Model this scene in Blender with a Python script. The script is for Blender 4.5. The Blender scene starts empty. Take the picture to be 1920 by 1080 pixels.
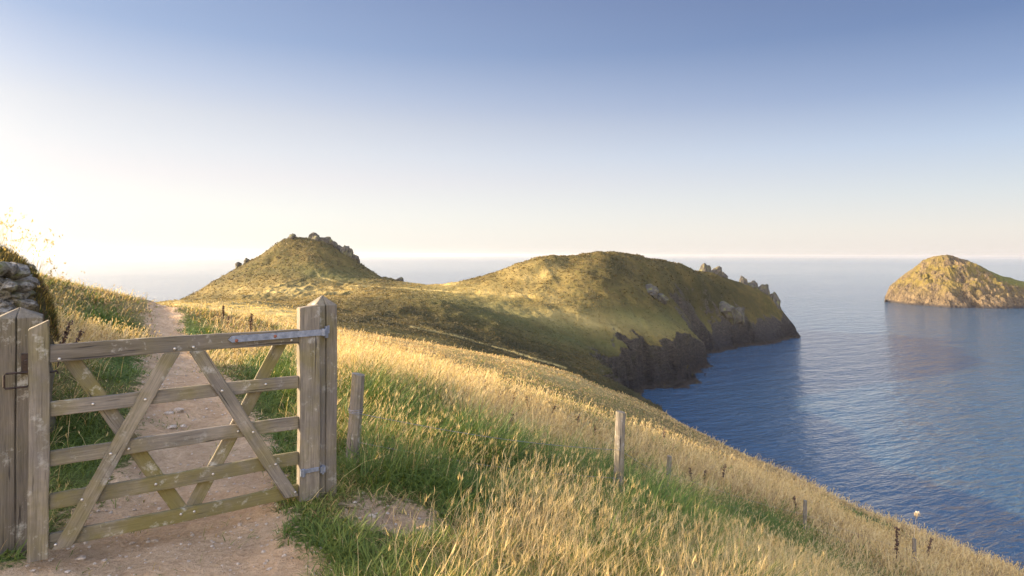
import bpy, bmesh, math, random
import numpy as np
from mathutils import Vector, Matrix
random.seed(7)
rng = np.random.default_rng(7)
PI = math.pi
scene = bpy.context.scene
col = scene.collection
H = 55.0                    # eye height above the sea
F = 1200.0                  # focal length in photograph pixels
ROLL = 0.0033
SUN_AZ = math.radians(-84)
SUN_EL = math.radians(17)

# ------------------------------------------------------------------ helpers
def tag(o, label=None, cat=None, group=None, kind=None):
    if label: o['label'] = label
    if cat: o['category'] = cat
    if group: o['group'] = group
    if kind: o['kind'] = kind
    return o

def link(name, me, mat=None, parent=None):
    o = bpy.data.objects.new(name, me)
    col.objects.link(o)
    if mat is not None and me is not None: me.materials.append(mat)
    if parent is not None: o.parent = parent
    return o

def empty(name, loc=(0, 0, 0), rz=0.0):
    o = bpy.data.objects.new(name, None)
    o.empty_display_size = 0.1
    col.objects.link(o)
    o.location = loc
    o.rotation_euler = (0, 0, rz)
    return o

def np_mesh(name, V, Fc, n=4, smooth=True, colors=None, attrs=None):
    """V (N,3); Fc (M,n) int array of faces, or a list of such arrays of different n"""
    me = bpy.data.meshes.new(name)
    V = np.asarray(V, dtype=np.float32)
    if not isinstance(Fc, list): Fc = [Fc]
    loops = np.concatenate([f.reshape(-1) for f in Fc]).astype(np.int32)
    tot = np.concatenate([np.full(len(f), f.shape[1], dtype=np.int32) for f in Fc])
    start = np.concatenate([[0], np.cumsum(tot)[:-1]]).astype(np.int32)
    me.vertices.add(len(V)); me.vertices.foreach_set('co', V.reshape(-1))
    me.loops.add(len(loops)); me.loops.foreach_set('vertex_index', loops)
    me.polygons.add(len(tot)); me.polygons.foreach_set('loop_start', start)
    me.polygons.foreach_set('loop_total', tot)
    me.update(calc_edges=True)
    me.polygons.foreach_set('use_smooth', np.full(len(tot), smooth, dtype=bool))
    if colors is not None:
        a = me.attributes.new('tint', 'FLOAT_COLOR', 'POINT')
        c = np.ones((len(V), 4), dtype=np.float32); c[:, :3] = colors
        a.data.foreach_set('color', c.reshape(-1))
    if attrs:
        for k, v in attrs.items():
            a = me.attributes.new(k, 'FLOAT', 'POINT')
            a.data.foreach_set('value', np.asarray(v, dtype=np.float32))
    return me

# ------------------------------------------------------------------ noise
_perm = np.random.default_rng(3).permutation(4096)
_g = np.random.default_rng(4).normal(size=(4096, 3)); _g /= np.linalg.norm(_g, axis=1)[:, None]
def perlin(x, y, z=None, seed=0):
    x = np.asarray(x, float); y = np.asarray(y, float)
    z = np.zeros_like(x) + seed * 7.31 if z is None else np.asarray(z, float) + seed * 7.31
    xi = np.floor(x).astype(int); yi = np.floor(y).astype(int); zi = np.floor(z).astype(int)
    xf = x - xi; yf = y - yi; zf = z - zi
    u = xf**3*(xf*(xf*6-15)+10); v = yf**3*(yf*(yf*6-15)+10); w = zf**3*(zf*(zf*6-15)+10)
    def g(a, b, c):
        h = _perm[(_perm[(_perm[(xi+a) & 4095] + yi+b) & 4095] + zi+c) & 4095]
        gg = _g[h]
        return gg[..., 0]*(xf-a) + gg[..., 1]*(yf-b) + gg[..., 2]*(zf-c)
    def lerp(a, b, t): return a + (b-a)*t
    return lerp(lerp(lerp(g(0,0,0), g(1,0,0), u), lerp(g(0,1,0), g(1,1,0), u), v),
                lerp(lerp(g(0,0,1), g(1,0,1), u), lerp(g(0,1,1), g(1,1,1), u), v), w) * 1.6
def fbm(x, y, z=None, octv=4, seed=0, gain=0.5):
    s = 0; a = 1.0; f = 1.0; n = 0
    for i in range(octv):
        s = s + a*perlin(np.asarray(x)*f, np.asarray(y)*f, None if z is None else np.asarray(z)*f, seed+i)
        n += a; a *= gain; f *= 2.03
    return s / n * 1.3
def ridged(x, y, z=None, octv=4, seed=0):
    s = 0; a = 1.0; f = 1.0; n = 0
    for i in range(octv):
        s = s + a*(1-2*np.abs(perlin(np.asarray(x)*f, np.asarray(y)*f, None if z is None else np.asarray(z)*f, seed+i)))
        n += a; a *= .5; f *= 2.1
    return s / n
def sstep(a, b, x):
    t = np.clip((x-a)/(b-a), 0, 1); return t*t*(3-2*t)

# ------------------------------------------------------------------ terrain
def P(px, py, d):
    pyy = py - (px-960)*ROLL
    return ((px-960)/F*d, d, -(pyy-478)/F*d)
ctrl = [
 # around the camera and the gate (x, y, z below the eye)
 (0,.6,-1.6), (-1,.8,-1.6), (1,.8,-1.8), (-3,1,-1.55), (3,1,-2.9), (8,1,-6), (-8,1,-.9), (-20,2,1.8), (-60,8,3.0), (30,2,-19),
 (-2.45,3.32,-1.6), (-1.3,4.1,-1.6), (-.6,3.9,-1.66), (.5,3.5,-1.85), (1.5,3.5,-2.2), (3,3.5,-3.0), (6,4,-4.9), (12,5,-8.5),
 (-1.2,5.2,-1.72), (1.16,6.8,-2.72), (2.95,12,-4.6), (7.33,16,-7.0), (11.3,18,-8.8), (25,15,-17),
 (-4.5,4,-1.45), (-5,6,-1.3), (-7.8,5.2,.1), (-30,12,2.6), (-60,30,2.0), (-14,6,1.5), (-5.2,2,-.55), (-6.5,3.2,.2), (-9,2,.9), (-11,9.5,.75),  # bank left of the view is raised to shade gate and path
 P(380,790,6.1), P(330,700,9.8), P(315,622,17.6), P(303,596,28),
 P(150,700,7.5), P(150,620,13), P(80,560,17), P(70,518,22), P(180,549,28), P(268,573,32), P(0,497,22), P(-150,470,22),
 P(180,575,46), P(90,552,46), P(268,600,50), P(-200,560,50), P(-200,580,110), P(100,620,100), P(-300,560,170),
 P(340,584,24), P(420,592,22), P(480,608,20), P(560,628,20), P(640,650,22),
 P(500,680,10), P(600,720,8.5), P(640,780,6.8), P(700,710,12), P(900,785,10.5), P(1000,745,18), P(1100,805,16),
 P(1200,805,30), P(1400,893,26), P(1100,765,28), P(1600,993,24), P(800,700,24), P(900,715,30), P(1000,720,34),
 # far edge of the near slope
 P(1200,754,50), P(1350,837,47), P(1500,904,42), P(1700,994,36), P(1870,1064,32), P(2100,1165,28), P(2500,1350,24),
 P(640,628,60), P(780,650,58), P(900,670,54), P(1050,696,50), P(1130,727,50), P(560,612,52), P(450,600,50),
 P(1200,840,85), P(1500,1020,75), P(1800,1150,60), P(1350,920,85), P(2200,1350,50), P(1050,750,95), P(1120,790,95),
 # golden field
 P(500,596,75), P(450,583,105), P(350,573,130), P(550,581,140), P(300,574,110), P(330,585,80), P(250,600,120), P(150,700,180), P(280,590,170),
 # valley and track
 P(640,616,85), P(700,622,100), P(800,642,88), P(900,664,95), P(780,614,150), P(900,649,150), P(1060,690,150), P(1120,722,150), P(980,668,150), P(700,598,145),P(850,618,182),P(1000,655,185),
 # dark spur
 P(640,580,185), P(700,562,215), P(820,560,215), P(940,600,215), P(1050,637,220), P(1127,664,225), P(1170,700,232), P(560,572,180), P(600,560,230), P(750,560,212),
 P(870,572,245), P(900,574,255), P(1000,600,252), P(1100,626,256), P(1180,648,258), P(1230,640,275), P(1290,645,276), P(1320,640,300),
 P(1330,608,376), P(1358,588,388), P(1440,597,418), P(1472,604,428), P(1400,594,402), P(1390,565,412), P(1320,545,385),
 P(1000,540,300), P(1100,530,300), P(1100,580,275), P(1200,545,310), P(1200,600,285), P(1270,606,318), P(1270,560,345), P(1250,622,290), P(920,545,300),
 P(1000,510,318),P(1060,505,318),P(1110,500,318),
 # right hill skyline and its back
 P(830,533,360), P(880,527,345), P(940,511,335), P(1000,489,330), P(1030,485,328), P(1065,492,330), P(1110,487,332), P(1160,489,335), P(1195,488,350), P(1230,495,364), P(1265,500,385), P(1300,507,400), P(1350,520,418), P(1400,544,428), P(1450,563,436), P(1478,598,440),
 P(830,545,400), P(940,530,400), P(1030,520,390), P(1110,520,395), P(1230,530,425), P(1350,560,470), P(1450,610,475), P(1000,560,470), P(1200,560,470),
 P(760,532,370), P(790,541,330), P(700,546,300), P(760,558,260), P(850,545,320),
 # left hill
 P(330,567,385), P(400,528,395), P(440,505,398), P(480,484,401), P(500,472,402), P(517,459,402), P(530,451,403), P(547,448,403), P(567,450,403), P(588,451,403), P(620,463,402), P(650,481,402), P(680,504,400), P(720,518,395), P(750,527,390),
 P(560,475,387), P(600,490,378), P(520,495,378), P(450,520,372), P(400,545,366), P(480,545,340), P(560,530,342), P(620,530,345), P(680,532,350), P(540,557,290), P(460,561,290), P(400,565,300), P(620,554,290), P(640,500,385),
 P(400,560,450), P(500,520,460), P(590,500,460), P(680,530,450), P(750,550,440), P(330,600,430), P(250,610,380), P(200,640,300),
]
C = np.array(ctrl, float)
_r = np.hypot(C[:,0], C[:,1]); _th = np.arctan2(C[:,0], C[:,1])
KL = 1.25
CU = np.stack([_th*1.15, np.log(_r+.6)*KL], 1); CQ = C[:,2]/(_r+8)
def tps(d2): return 0.5*d2*np.log(d2+1e-12)
def _fit():
    n = len(C); K = tps(((CU[:,None]-CU[None])**2).sum(-1)) + np.eye(n)*2e-5
    Pm = np.concatenate([np.ones((n,1)), CU], 1)
    A = np.zeros((n+3, n+3)); A[:n,:n] = K; A[:n,n:] = Pm; A[n:,:n] = Pm.T
    return np.linalg.solve(A, np.concatenate([CQ, np.zeros(3)]))
WT = _fit()
COAST = np.array([(210,-90),(120,-20),(90,40),(60,100),(44,160),(37,200),(37,232),(44,250),(50,262),(53,264),(66,268),(79,277),(84,290),(90,300),(100,318),(102,336),
  (111,360),(142,386),(161,400),(189,428),(206,455),(208,485),(175,510),(100,495),(40,455),(-20,420),(-60,420),(-100,480),(-160,500),(-215,470),(-250,400),(-240,330),(-190,260),
  (-150,210),(-150,140),(-170,60),(-190,-90)], float)
def coast_sd(x, y):
    d2 = np.full(x.shape, 1e18); inside = np.zeros(x.shape, bool)
    n = len(COAST)
    for i in range(n):
        ax, ay = COAST[i]; bx, by = COAST[(i+1) % n]
        ex, ey = bx-ax, by-ay
        t = np.clip(((x-ax)*ex+(y-ay)*ey)/(ex*ex+ey*ey), 0, 1)
        d2 = np.minimum(d2, (x-ax-t*ex)**2+(y-ay-t*ey)**2)
        c = ((ay > y) != (by > y))
        xs = ax + (y-ay)/(by-ay if by != ay else 1e-9)*ex
        inside ^= c & (x < xs)
    return np.where(inside, np.sqrt(d2), -np.sqrt(d2))
PATH = np.array([(-1.4,.4,1.0),(-1.6,1.5,.95),(-1.78,3.0,.85),(-2.02,3.95,.60),(-2.42,4.9,.60),(-2.98,6.1,.50),(-4.85,9.3,.50),(-9.5,17.6,.48),(-15.4,28,.42),(-20.5,37,.4)], float)
def path_mask(x, y):
    m = np.full(x.shape, -9.0)
    for i in range(len(PATH)-1):
        a, b = PATH[i], PATH[i+1]; ex, ey = b[0]-a[0], b[1]-a[1]
        t = np.clip(((x-a[0])*ex+(y-a[1])*ey)/(ex*ex+ey*ey), 0, 1)
        d = np.hypot(x-a[0]-t*ex, y-a[1]-t*ey); w = a[2]+(b[2]-a[2])*t
        m = np.maximum(m, (w-d)/.3)
    e = 1-np.hypot((x+.70)/.34, (y-3.98)/.42)
    m = np.maximum(m, e*1.25-.1+1.15*fbm(x*3.1, y*3.1, octv=3, seed=44)*sstep(-1, .2, e))
    r = np.hypot(x, y)
    m = m + .75*fbm(x*2.2, y*2.2, octv=4, seed=40) * np.clip(r/4, .5, 1)
    return m          # > 0 is bare earth

def top_surface(x, y):
    """height relative to the eye; returns z, path value, rockiness"""
    x = np.asarray(x, float); y = np.asarray(y, float); sh = x.shape
    x = x.ravel(); y = y.ravel()
    Z = np.empty_like(x); RK = np.empty_like(x); PM = np.empty_like(x)
    for s in range(0, len(x), 60000):
        X = x[s:s+60000]; Y = y[s:s+60000]
        r = np.hypot(X, Y); th = np.arctan2(X, Y)
        U = np.stack([th*1.15, np.log(r+.6)*KL], 1)
        d2 = ((U**2).sum(1)[:,None] + (CU**2).sum(1)[None] - 2*U@CU.T).clip(0)
        q = tps(d2)@WT[:-3] + WT[-3] + U@WT[-2:]
        z = q*(r+8)
        far = sstep(60, 160, r)
        z = z + .05*fbm(X*1.3, Y*1.3, octv=4, seed=1)*np.clip(r/6, .4, 1)
        z = z + np.clip(r*.004, 0, .14)*fbm(X/3, Y/3, octv=3, seed=5)
        z = z + far*(1.15*fbm(X/28, Y/28, octv=3, seed=9) + .8*fbm(X/9, Y/13, octv=3, seed=12) + .28*ridged(X/3.2, Y/3.2, octv=3, seed=15) - .9*sstep(.75, 1.0, ridged(X/45+.3*Y/45, Y/70, octv=2, seed=17)))
        pm = path_mask(X, Y) if r.min() < 45 else np.full(X.shape, -5.0)
        z = z - .07*sstep(-.3, 1.2, pm)
        # rough broken ground on the left hill
        px = X/Y.clip(.1)*F+960
        lh = sstep(250, 300, r)*sstep(760, 600, px)*sstep(392, 350, r)
        band = sstep(.05, .45, fbm(X/26+.5*Y/26, Y/40, octv=3, seed=21)+.12)
        z = z + lh*band*(2.6*ridged(X/11, Y/16, octv=4, seed=23)-1.0)
        # coast cliffs
        sd = coast_sd(X, Y)
        sd2 = sd + 7.5*fbm(X/22, Y/22, octv=3, seed=31) + 4.6*ridged(X/9, Y/9, octv=4, seed=33) - 1.5
        st = fbm(X/6+Y/14, Y/9-X/20, octv=4, seed=36)
        cl = -H + np.where(sd2 < 0, sd2*.7, np.where(sd2 < 3, sd2*.5, 1.5+(sd2-3)*3.4)) + (5.0*st+4.5*(ridged(X/5+Y/16, Y/7-X/9, octv=4, seed=39)-.4))*sstep(0, 6, sd2)
        k = 2.5
        h = np.clip(.5+.5*(cl-z)/k, 0, 1)
        zz = cl*(1-h)+z*h - k*h*(1-h)
        rk = 1-h
        rk = np.maximum(rk, lh*band*.5)
        rk = np.maximum(rk, sstep(-6, 4, 16-(cl-z))*.62*sstep(.0, .35, fbm(X/8, Y/8, octv=4, seed=38)))
        rk = np.maximum(rk, sstep(250, 262, r)*sstep(17, 9, zz+H+7*fbm(X/10, Y/10, octv=3, seed=77)))
        Z[s:s+60000] = zz; RK[s:s+60000] = rk; PM[s:s+60000] = pm
    return Z.reshape(sh), PM.reshape(sh), RK.reshape(sh)

def project(x, y, z):
    px = 960+x/np.maximum(y, .05)*F
    return px, 478 - z/np.maximum(y, .05)*F + (px-960)*ROLL

def blob(px, py, cx, cy, sx, sy, tilt=0.0):
    dx = px-cx; dy = py-cy-tilt*dx
    return np.exp(-(dx/sx)**2-(dy/sy)**2)
def veg_map(x, y, z):
    """surveyed vegetation zones: blonde long grass, lush green, short turf"""
    px, py = project(x, y, z)
    r = np.hypot(x, y)
    n = fbm(x/1.1, y/1.1, octv=4, seed=50)
    n2 = fbm(x/4, y/4, octv=3, seed=55)
    bx = np.interp(px, [400, 640, 760, 900, 1150, 1500, 1850, 2300], [640, 690, 715, 770, 862, 965, 1075, 1220])
    wd = np.interp(px, [400, 640, 900, 1150, 1500, 1850], [40, 55, 55, 55, 75, 80])
    straw = np.exp(-((py-bx)/wd)**2)
    straw = np.maximum(straw, .62*sstep(1100, 1400, px)*sstep(880, 960, py)*(.6+.5*n))
    straw = np.maximum(straw, .5*blob(px, py, 1030, 1040, 260, 70)*(.7+.8*n))
    straw = np.maximum(straw, .55*blob(px, py, 820, 860, 120, 25, .2))
    straw = np.maximum(straw, .6*blob(px, py, 470, 610, 140, 35, .15))
    straw = np.maximum(straw, .75*blob(px, py, 170, 600, 190, 75, .25)*(.7+.9*n2))
    lush = 0*px
    for cx, cy, sx, sy, t, a in [(740,795,95,42,.35,1.1),(930,870,120,35,.25,.85),(1100,905,120,34,.2,.8),(1240,985,170,40,.25,.8),(1430,985,100,25,.3,.8),(1620,975,70,12,.4,1.0),
            (560,1040,120,60,0,1.0),(700,880,90,40,.1,.7),(870,930,90,30,.15,.9),(200,600,90,22,.3,.8),(230,690,50,40,0,.9),(290,790,60,60,0,1.1),(150,860,90,90,0,1.0),
            (20,1050,60,90,0,1.2),(520,720,60,70,0,1.1),(380,630,60,25,.4,1.0),(530,840,60,40,0,.9),(540,990,70,50,0,1.0)]:
        lush = np.maximum(lush, a*blob(px, py, cx, cy, sx, sy, t))
    lush = np.clip(lush*(1.15+1.0*n) + .75*sstep(.05, .4, fbm(x/.9, y/.9, octv=3, seed=58))*sstep(640, 700, px)*sstep(24, 10, r), 0, 1)
    straw = np.clip(straw*(1+.5*n2) - .95*lush, 0, 1)
    turf = sstep(20, 60, bx-py)*sstep(600, 700, px)
    turf = np.maximum(turf, sstep(28, 40, r)) * (1-straw)
    dock = blob(px, py, 0, 0, 1, 1)
    return straw, lush, turf, n, n2

def hill_map(px, py, r):
    f = sstep(80, 110, r)
    pas = 0*px; heath_shade = 0*px; gol = 0*px
    for cx, cy, sx, sy, t in [(960,588,190,30,.25),(1210,600,120,24,.1),(760,637,130,12,.15),(1090,640,120,18,.2),(620,515,80,14,.1)]:
        pas = np.maximum(pas, blob(px, py, cx, cy, sx, sy, t))
    for cx, cy, sx, sy, t in [(930,640,230,26,.3),(730,578,100,16,.2),(1142,508,42,30,0),(1330,560,90,40,.2),(690,600,70,10,.1),(1050,500,20,8,0),(1170,720,60,40,.8)]:  # dark heath, with the shade of the slopes put into its colour
        heath_shade = np.maximum(heath_shade, blob(px, py, cx, cy, sx, sy, t))
    for cx, cy, sx, sy, t in [(1000,515,70,22,0),(930,550,160,14,.1),(1140,612,100,11,.2),(1060,590,90,10,.2),(560,545,170,16,0),(470,575,120,10,0),(820,532,80,8,0),(780,640,30,6,.2)]:  # golden grass, with sunlight on the slopes put into its colour
        gol = np.maximum(gol, blob(px, py, cx, cy, sx, sy, t))
    return pas*f, heath_shade*f, gol*f

# polar sheet, finer where the photograph looks
th_in = np.radians(np.arange(-41.5, 41.5, .085))
th = np.concatenate([np.radians(np.arange(-86, -41.5, .5)), th_in, np.radians(np.arange(41.7, 84, .6))])
rr = [0.35]
while rr[-1] < 540:
    r = rr[-1]
    rr.append(r + (r*.0125 if r < 50 else (r*.0068 if r < 170 else .75)))
rr = np.array(rr)
TH, RR = np.meshgrid(th, rr)
X = RR*np.sin(TH); Y = RR*np.cos(TH)
Z, PM, RK = top_surface(X, Y)
STR, LUS, TUR, N1, N2 = veg_map(X, Y, Z)
print('terrain grid', X.shape)
nr, nc = X.shape

# ------------------------------------------------------------------ materials
class NT:
    def __init__(s, name):
        s.m = bpy.data.materials.new(name); s.m.use_nodes = True
        s.t = s.m.node_tree; s.t.nodes.clear()
        s.out = s.t.nodes.new('ShaderNodeOutputMaterial')
    def n(s, typ, **kw):
        nd = s.t.nodes.new('ShaderNode'+typ)
        for k, v in kw.items():
            if k.startswith('in_'):
                nd.inputs[k[3:].replace('_', ' ')].default_value = v
            else: setattr(nd, k, v)
        return nd
    def l(s, a, b): s.t.links.new(a, b)
    def setin(s, nd, key, v):
        if isinstance(v, bpy.types.NodeSocket): s.l(v, nd.inputs[key])
        else: nd.inputs[key].default_value = v
    def noise(s, scale, detail=4, rough=.55, vec=None, dist=0.0):
        nd = s.n('TexNoise'); nd.inputs['Scale'].default_value = scale; nd.inputs['Detail'].default_value = detail
        nd.inputs['Roughness'].default_value = rough; nd.inputs['Distortion'].default_value = dist
        if vec is not None: s.l(vec, nd.inputs['Vector'])
        return nd.outputs['Fac']
    def ramp(s, fac, stops, interp='LINEAR'):
        nd = s.n('ValToRGB'); cr = nd.color_ramp; cr.interpolation = interp
        while len(cr.elements) < len(stops): cr.elements.new(.5)
        for e, (p, c) in zip(cr.elements, stops):
            e.position = p; e.color = (c, c, c, 1) if isinstance(c, (int, float)) else (*c, 1)
        s.l(fac, nd.inputs['Fac']); return nd.outputs['Color']
    def mix(s, fac, a, b, mode='MIX'):
        nd = s.n('Mix', data_type='RGBA', blend_type=mode, clamp_factor=True)
        s.setin(nd, 0, fac)
        for k, v in ((6, a), (7, b)):
            if isinstance(v, bpy.types.NodeSocket): s.l(v, nd.inputs[k])
            else: nd.inputs[k].default_value = (*v, 1)
        return nd.outputs[2]
    def math(s, op, a, b=0.0, clamp=False):
        nd = s.n('Math', operation=op, use_clamp=clamp); s.setin(nd, 0, a); s.setin(nd, 1, b); return nd.outputs[0]
    def attr(s, name): return s.n('Attribute', attribute_name=name)
    def mapping(s, vec, scale=(1,1,1), rot=(0,0,0), loc=(0,0,0)):
        nd = s.n('Mapping'); s.l(vec, nd.inputs[0]); nd.inputs['Scale'].default_value = scale
        nd.inputs['Rotation'].default_value = rot; nd.inputs['Location'].default_value = loc; return nd.outputs[0]
    def bump(s, h, strength, dist, normal=None):
        nd = s.n('Bump'); nd.inputs['Strength'].default_value = strength; nd.inputs['Distance'].default_value = dist
        s.l(h, nd.inputs['Height'])
        if normal is not None: s.l(normal, nd.inputs['Normal'])
        return nd.outputs[0]
    def bsdf(s, color, rough=.8, normal=None, spec=.3, metal=0.0):
        nd = s.n('BsdfPrincipled'); s.setin(nd, 'Base Color', color if isinstance(color, bpy.types.NodeSocket) else (*color, 1))
        s.setin(nd, 'Roughness', rough); nd.inputs['Specular IOR Level'].default_value = spec; s.setin(nd, 'Metallic', metal)
        if normal is not None: s.l(normal, nd.inputs['Normal'])
        return nd
    def done(s, sh): s.l(sh, s.out.inputs['Surface']); return s.m

def mat_ground():
    t = NT('ground_turf_and_rock')
    geo = t.n('NewGeometry'); pos = geo.outputs['Position']
    n1 = t.noise(.9, 6, .65, pos); n2 = t.noise(.12, 5, .6, pos); n3 = t.noise(9, 6, .7, pos); n4 = t.noise(.035, 4, .55, pos)
    turf = t.ramp(n1, [(.3, (.04,.045,.011)), (.48, (.10,.09,.022)), (.62, (.20,.15,.045)), (.8, (.30,.22,.08))])
    hill = t.ramp(n2, [(.3, (.045,.043,.012)), (.45, (.10,.085,.022)), (.56, (.175,.125,.034)), (.72, (.27,.19,.06))])
    big = t.ramp(n4, [(.38, .55), (.6, 1.15)])
    base = t.mix(.55, turf, hill)
    base = t.mix(.5, base, big, 'MULTIPLY')
    heath = t.ramp(t.noise(.45, 5, .7, pos), [(.42, 0.0), (.6, 1.0)])
    base = t.mix(t.math('MULTIPLY', heath, .55), base, (.07,.052,.022))
    base = t.mix(t.attr('pasture').outputs['Fac'], base, t.mix(n1, (.075,.085,.024), (.135,.13,.042)))
    base = t.mix(t.attr('heath').outputs['Fac'], base, t.mix(n1, (.028,.03,.009), (.06,.05,.016)))  # heath tone kept extra low to carry painted slope shade
    base = t.mix(t.attr('gold').outputs['Fac'], base, t.mix(n1, (.30,.21,.065), (.48,.37,.14)))
    base = t.mix(t.attr('lush').outputs['Fac'], base, t.mix(n3, (.03,.055,.008), (.07,.10,.02)))
    # dry grass litter below the long grass
    base = t.mix(t.attr('straw').outputs['Fac'], base, t.mix(n3, (.16,.11,.045), (.36,.27,.13)))
    # bare earth
    s1 = t.noise(2.6, 9, .72, pos); s2 = t.noise(26, 6, .7, pos)
    dirt = t.ramp(s1, [(.3, (.24,.145,.068)), (.5, (.40,.265,.135)), (.7, (.55,.39,.22))])
    dirt = t.mix(.35, dirt, t.ramp(s2, [(.3, (.15,.085,.048)), (.7, (.58,.41,.26))]))
    pf = t.math('ADD', t.attr('path').outputs['Fac'], t.math('MULTIPLY', t.math('SUBTRACT', t.noise(14, 5, .7, pos), .5), 1.3))
    pmask = t.ramp(pf, [(.42, 0.0), (.58, 1.0)])
    base = t.mix(pmask, base, dirt)
    # rock
    vr = t.n('TexVoronoi', feature='DISTANCE_TO_EDGE'); vr.inputs['Scale'].default_value = .35
    wv = t.mapping(pos, (1,1,2.2), (.3,.5,.2)); t.l(wv, vr.inputs['Vector'])
    r1 = t.noise(.5, 8, .72, wv); r2 = t.noise(2.2, 6, .7, wv)
    rock = t.ramp(r1, [(.34, (.024,.021,.020)), (.5, (.092,.078,.062)), (.66, (.25,.205,.15))])
    rock = t.mix(.5, rock, t.ramp(r2, [(.38, (.03,.026,.024)), (.62, (.23,.19,.14))]))
    rock = t.mix(t.ramp(t.noise(.22, 6, .7, pos), [(.52, 0.0), (.68, .6)]), rock, (.085,.082,.03))
    sep = t.n('SeparateXYZ'); t.l(pos, sep.inputs[0])
    hz = t.math('ADD', t.math('ADD', sep.outputs[2], H), t.math('MULTIPLY', r1, 6))
    wet = t.n('MapRange'); t.l(hz, wet.inputs[0]); wet.inputs[1].default_value = 5; wet.inputs[2].default_value = 22
    rock = t.mix(wet.outputs[0], t.mix(.75, rock, (.022,.022,.03)), rock)
    tide = t.n('MapRange'); t.l(hz, tide.inputs[0]); tide.inputs[1].default_value = 5.6; tide.inputs[2].default_value = 4.2
    rock = t.mix(t.math('MULTIPLY', tide.outputs[0], .2), rock, (.13,.085,.03))
    nz = t.n('SeparateXYZ'); t.l(geo.outputs['Normal'], nz.inputs[0])
    rf = t.math('ADD', t.attr('rock').outputs['Fac'], t.math('MULTIPLY', t.math('SUBTRACT', t.noise(.28, 8, .75, pos), .5), 2.4))
    rf = t.math('SUBTRACT', rf, t.math('MULTIPLY', t.math('SUBTRACT', nz.outputs[2], .72), 1.2))
    rm = t.ramp(rf, [(.42, 0.0), (.6, 1.0)])
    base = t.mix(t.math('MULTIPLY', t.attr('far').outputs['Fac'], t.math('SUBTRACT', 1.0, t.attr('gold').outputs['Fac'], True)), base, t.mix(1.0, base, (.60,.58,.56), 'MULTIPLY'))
    rock = t.mix(1.0, rock, (.50,.49,.47), 'MULTIPLY')
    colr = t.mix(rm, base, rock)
    hb = t.math('ADD', t.math('MULTIPLY', n1, .9), t.math('MULTIPLY', t.noise(2.6, 5, .75, pos), .6))
    far = t.attr('far').outputs['Fac']
    b1 = t.n('Bump'); b1.inputs['Distance'].default_value = .9; t.l(hb, b1.inputs['Height']); t.l(t.math('MULTIPLY', far, .8), b1.inputs['Strength'])
    b2 = t.n('Bump'); b2.inputs['Distance'].default_value = 1.8
    t.l(t.math('ADD', r1, t.math('MULTIPLY', vr.outputs['Distance'], .5)), b2.inputs['Height']); t.l(rm, b2.inputs['Strength']); t.l(b1.outputs[0], b2.inputs['Normal'])
    hn = t.math('ADD', t.math('MULTIPLY', s2, .5), s1)
    b3 = t.n('Bump'); b3.inputs['Distance'].default_value = .10; t.l(hn, b3.inputs['Height']); t.l(b2.outputs[0], b3.inputs['Normal'])
    t.l(t.math('SUBTRACT', 1.0, far), b3.inputs['Strength'])
    return t.done(t.bsdf(colr, .95, b3.outputs[0], .12).outputs[0])

def mat_island():
    t = NT('island_rock')
    pos = t.n('NewGeometry').outputs['Position']; geo = t.n('NewGeometry')
    wv = t.mapping(pos, (1,1,.55), (.2,.7,.1))
    r1 = t.noise(.13, 8, .72, wv); r2 = t.noise(.7, 6, .72, wv)
    rock = t.ramp(r1, [(.33, (.014,.010,.008)), (.5, (.062,.042,.024)), (.68, (.20,.14,.072))])
    rock = t.mix(.45, rock, t.ramp(r2, [(.40, (.016,.013,.011)), (.62, (.19,.145,.085))]))
    lich = t.ramp(t.noise(.09, 5, .65, pos), [(.42, 0.0), (.58, .75)])
    sep = t.n('SeparateXYZ'); t.l(pos, sep.inputs[0])
    zup = t.math('ADD', sep.outputs[2], H); up = t.n('MapRange'); t.l(zup, up.inputs[0]); up.inputs[1].default_value = 8; up.inputs[2].default_value = 26
    rock = t.mix(t.math('MULTIPLY', lich, up.outputs[0]), rock, (.125,.095,.018))
    grass = t.mix(t.noise(.3, 5, .7, pos), (.045,.055,.012), (.15,.13,.03))
    nz = t.n('SeparateXYZ'); t.l(geo.outputs['Normal'], nz.inputs[0])
    gf = t.math('ADD', t.attr('turf').outputs['Fac'], t.math('MULTIPLY', t.math('SUBTRACT', t.noise(.2, 6, .7, pos), .5), 1.6))
    colr = t.mix(t.ramp(gf, [(.45, 0.0), (.6, 1.0)]), rock, grass)
    wet = t.n('MapRange'); t.l(t.math('ADD', zup, t.math('MULTIPLY', r1, 4)), wet.inputs[0]); wet.inputs[1].default_value = 3.2; wet.inputs[2].default_value = 5
    colr = t.mix(wet.outputs[0], (.03,.025,.022), colr)
    b = t.bump(t.math('ADD', r1, t.math('MULTIPLY', r2, .35)), 1.0, 5.0)
    return t.done(t.bsdf(colr, .9, b, .15).outputs[0])

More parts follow.
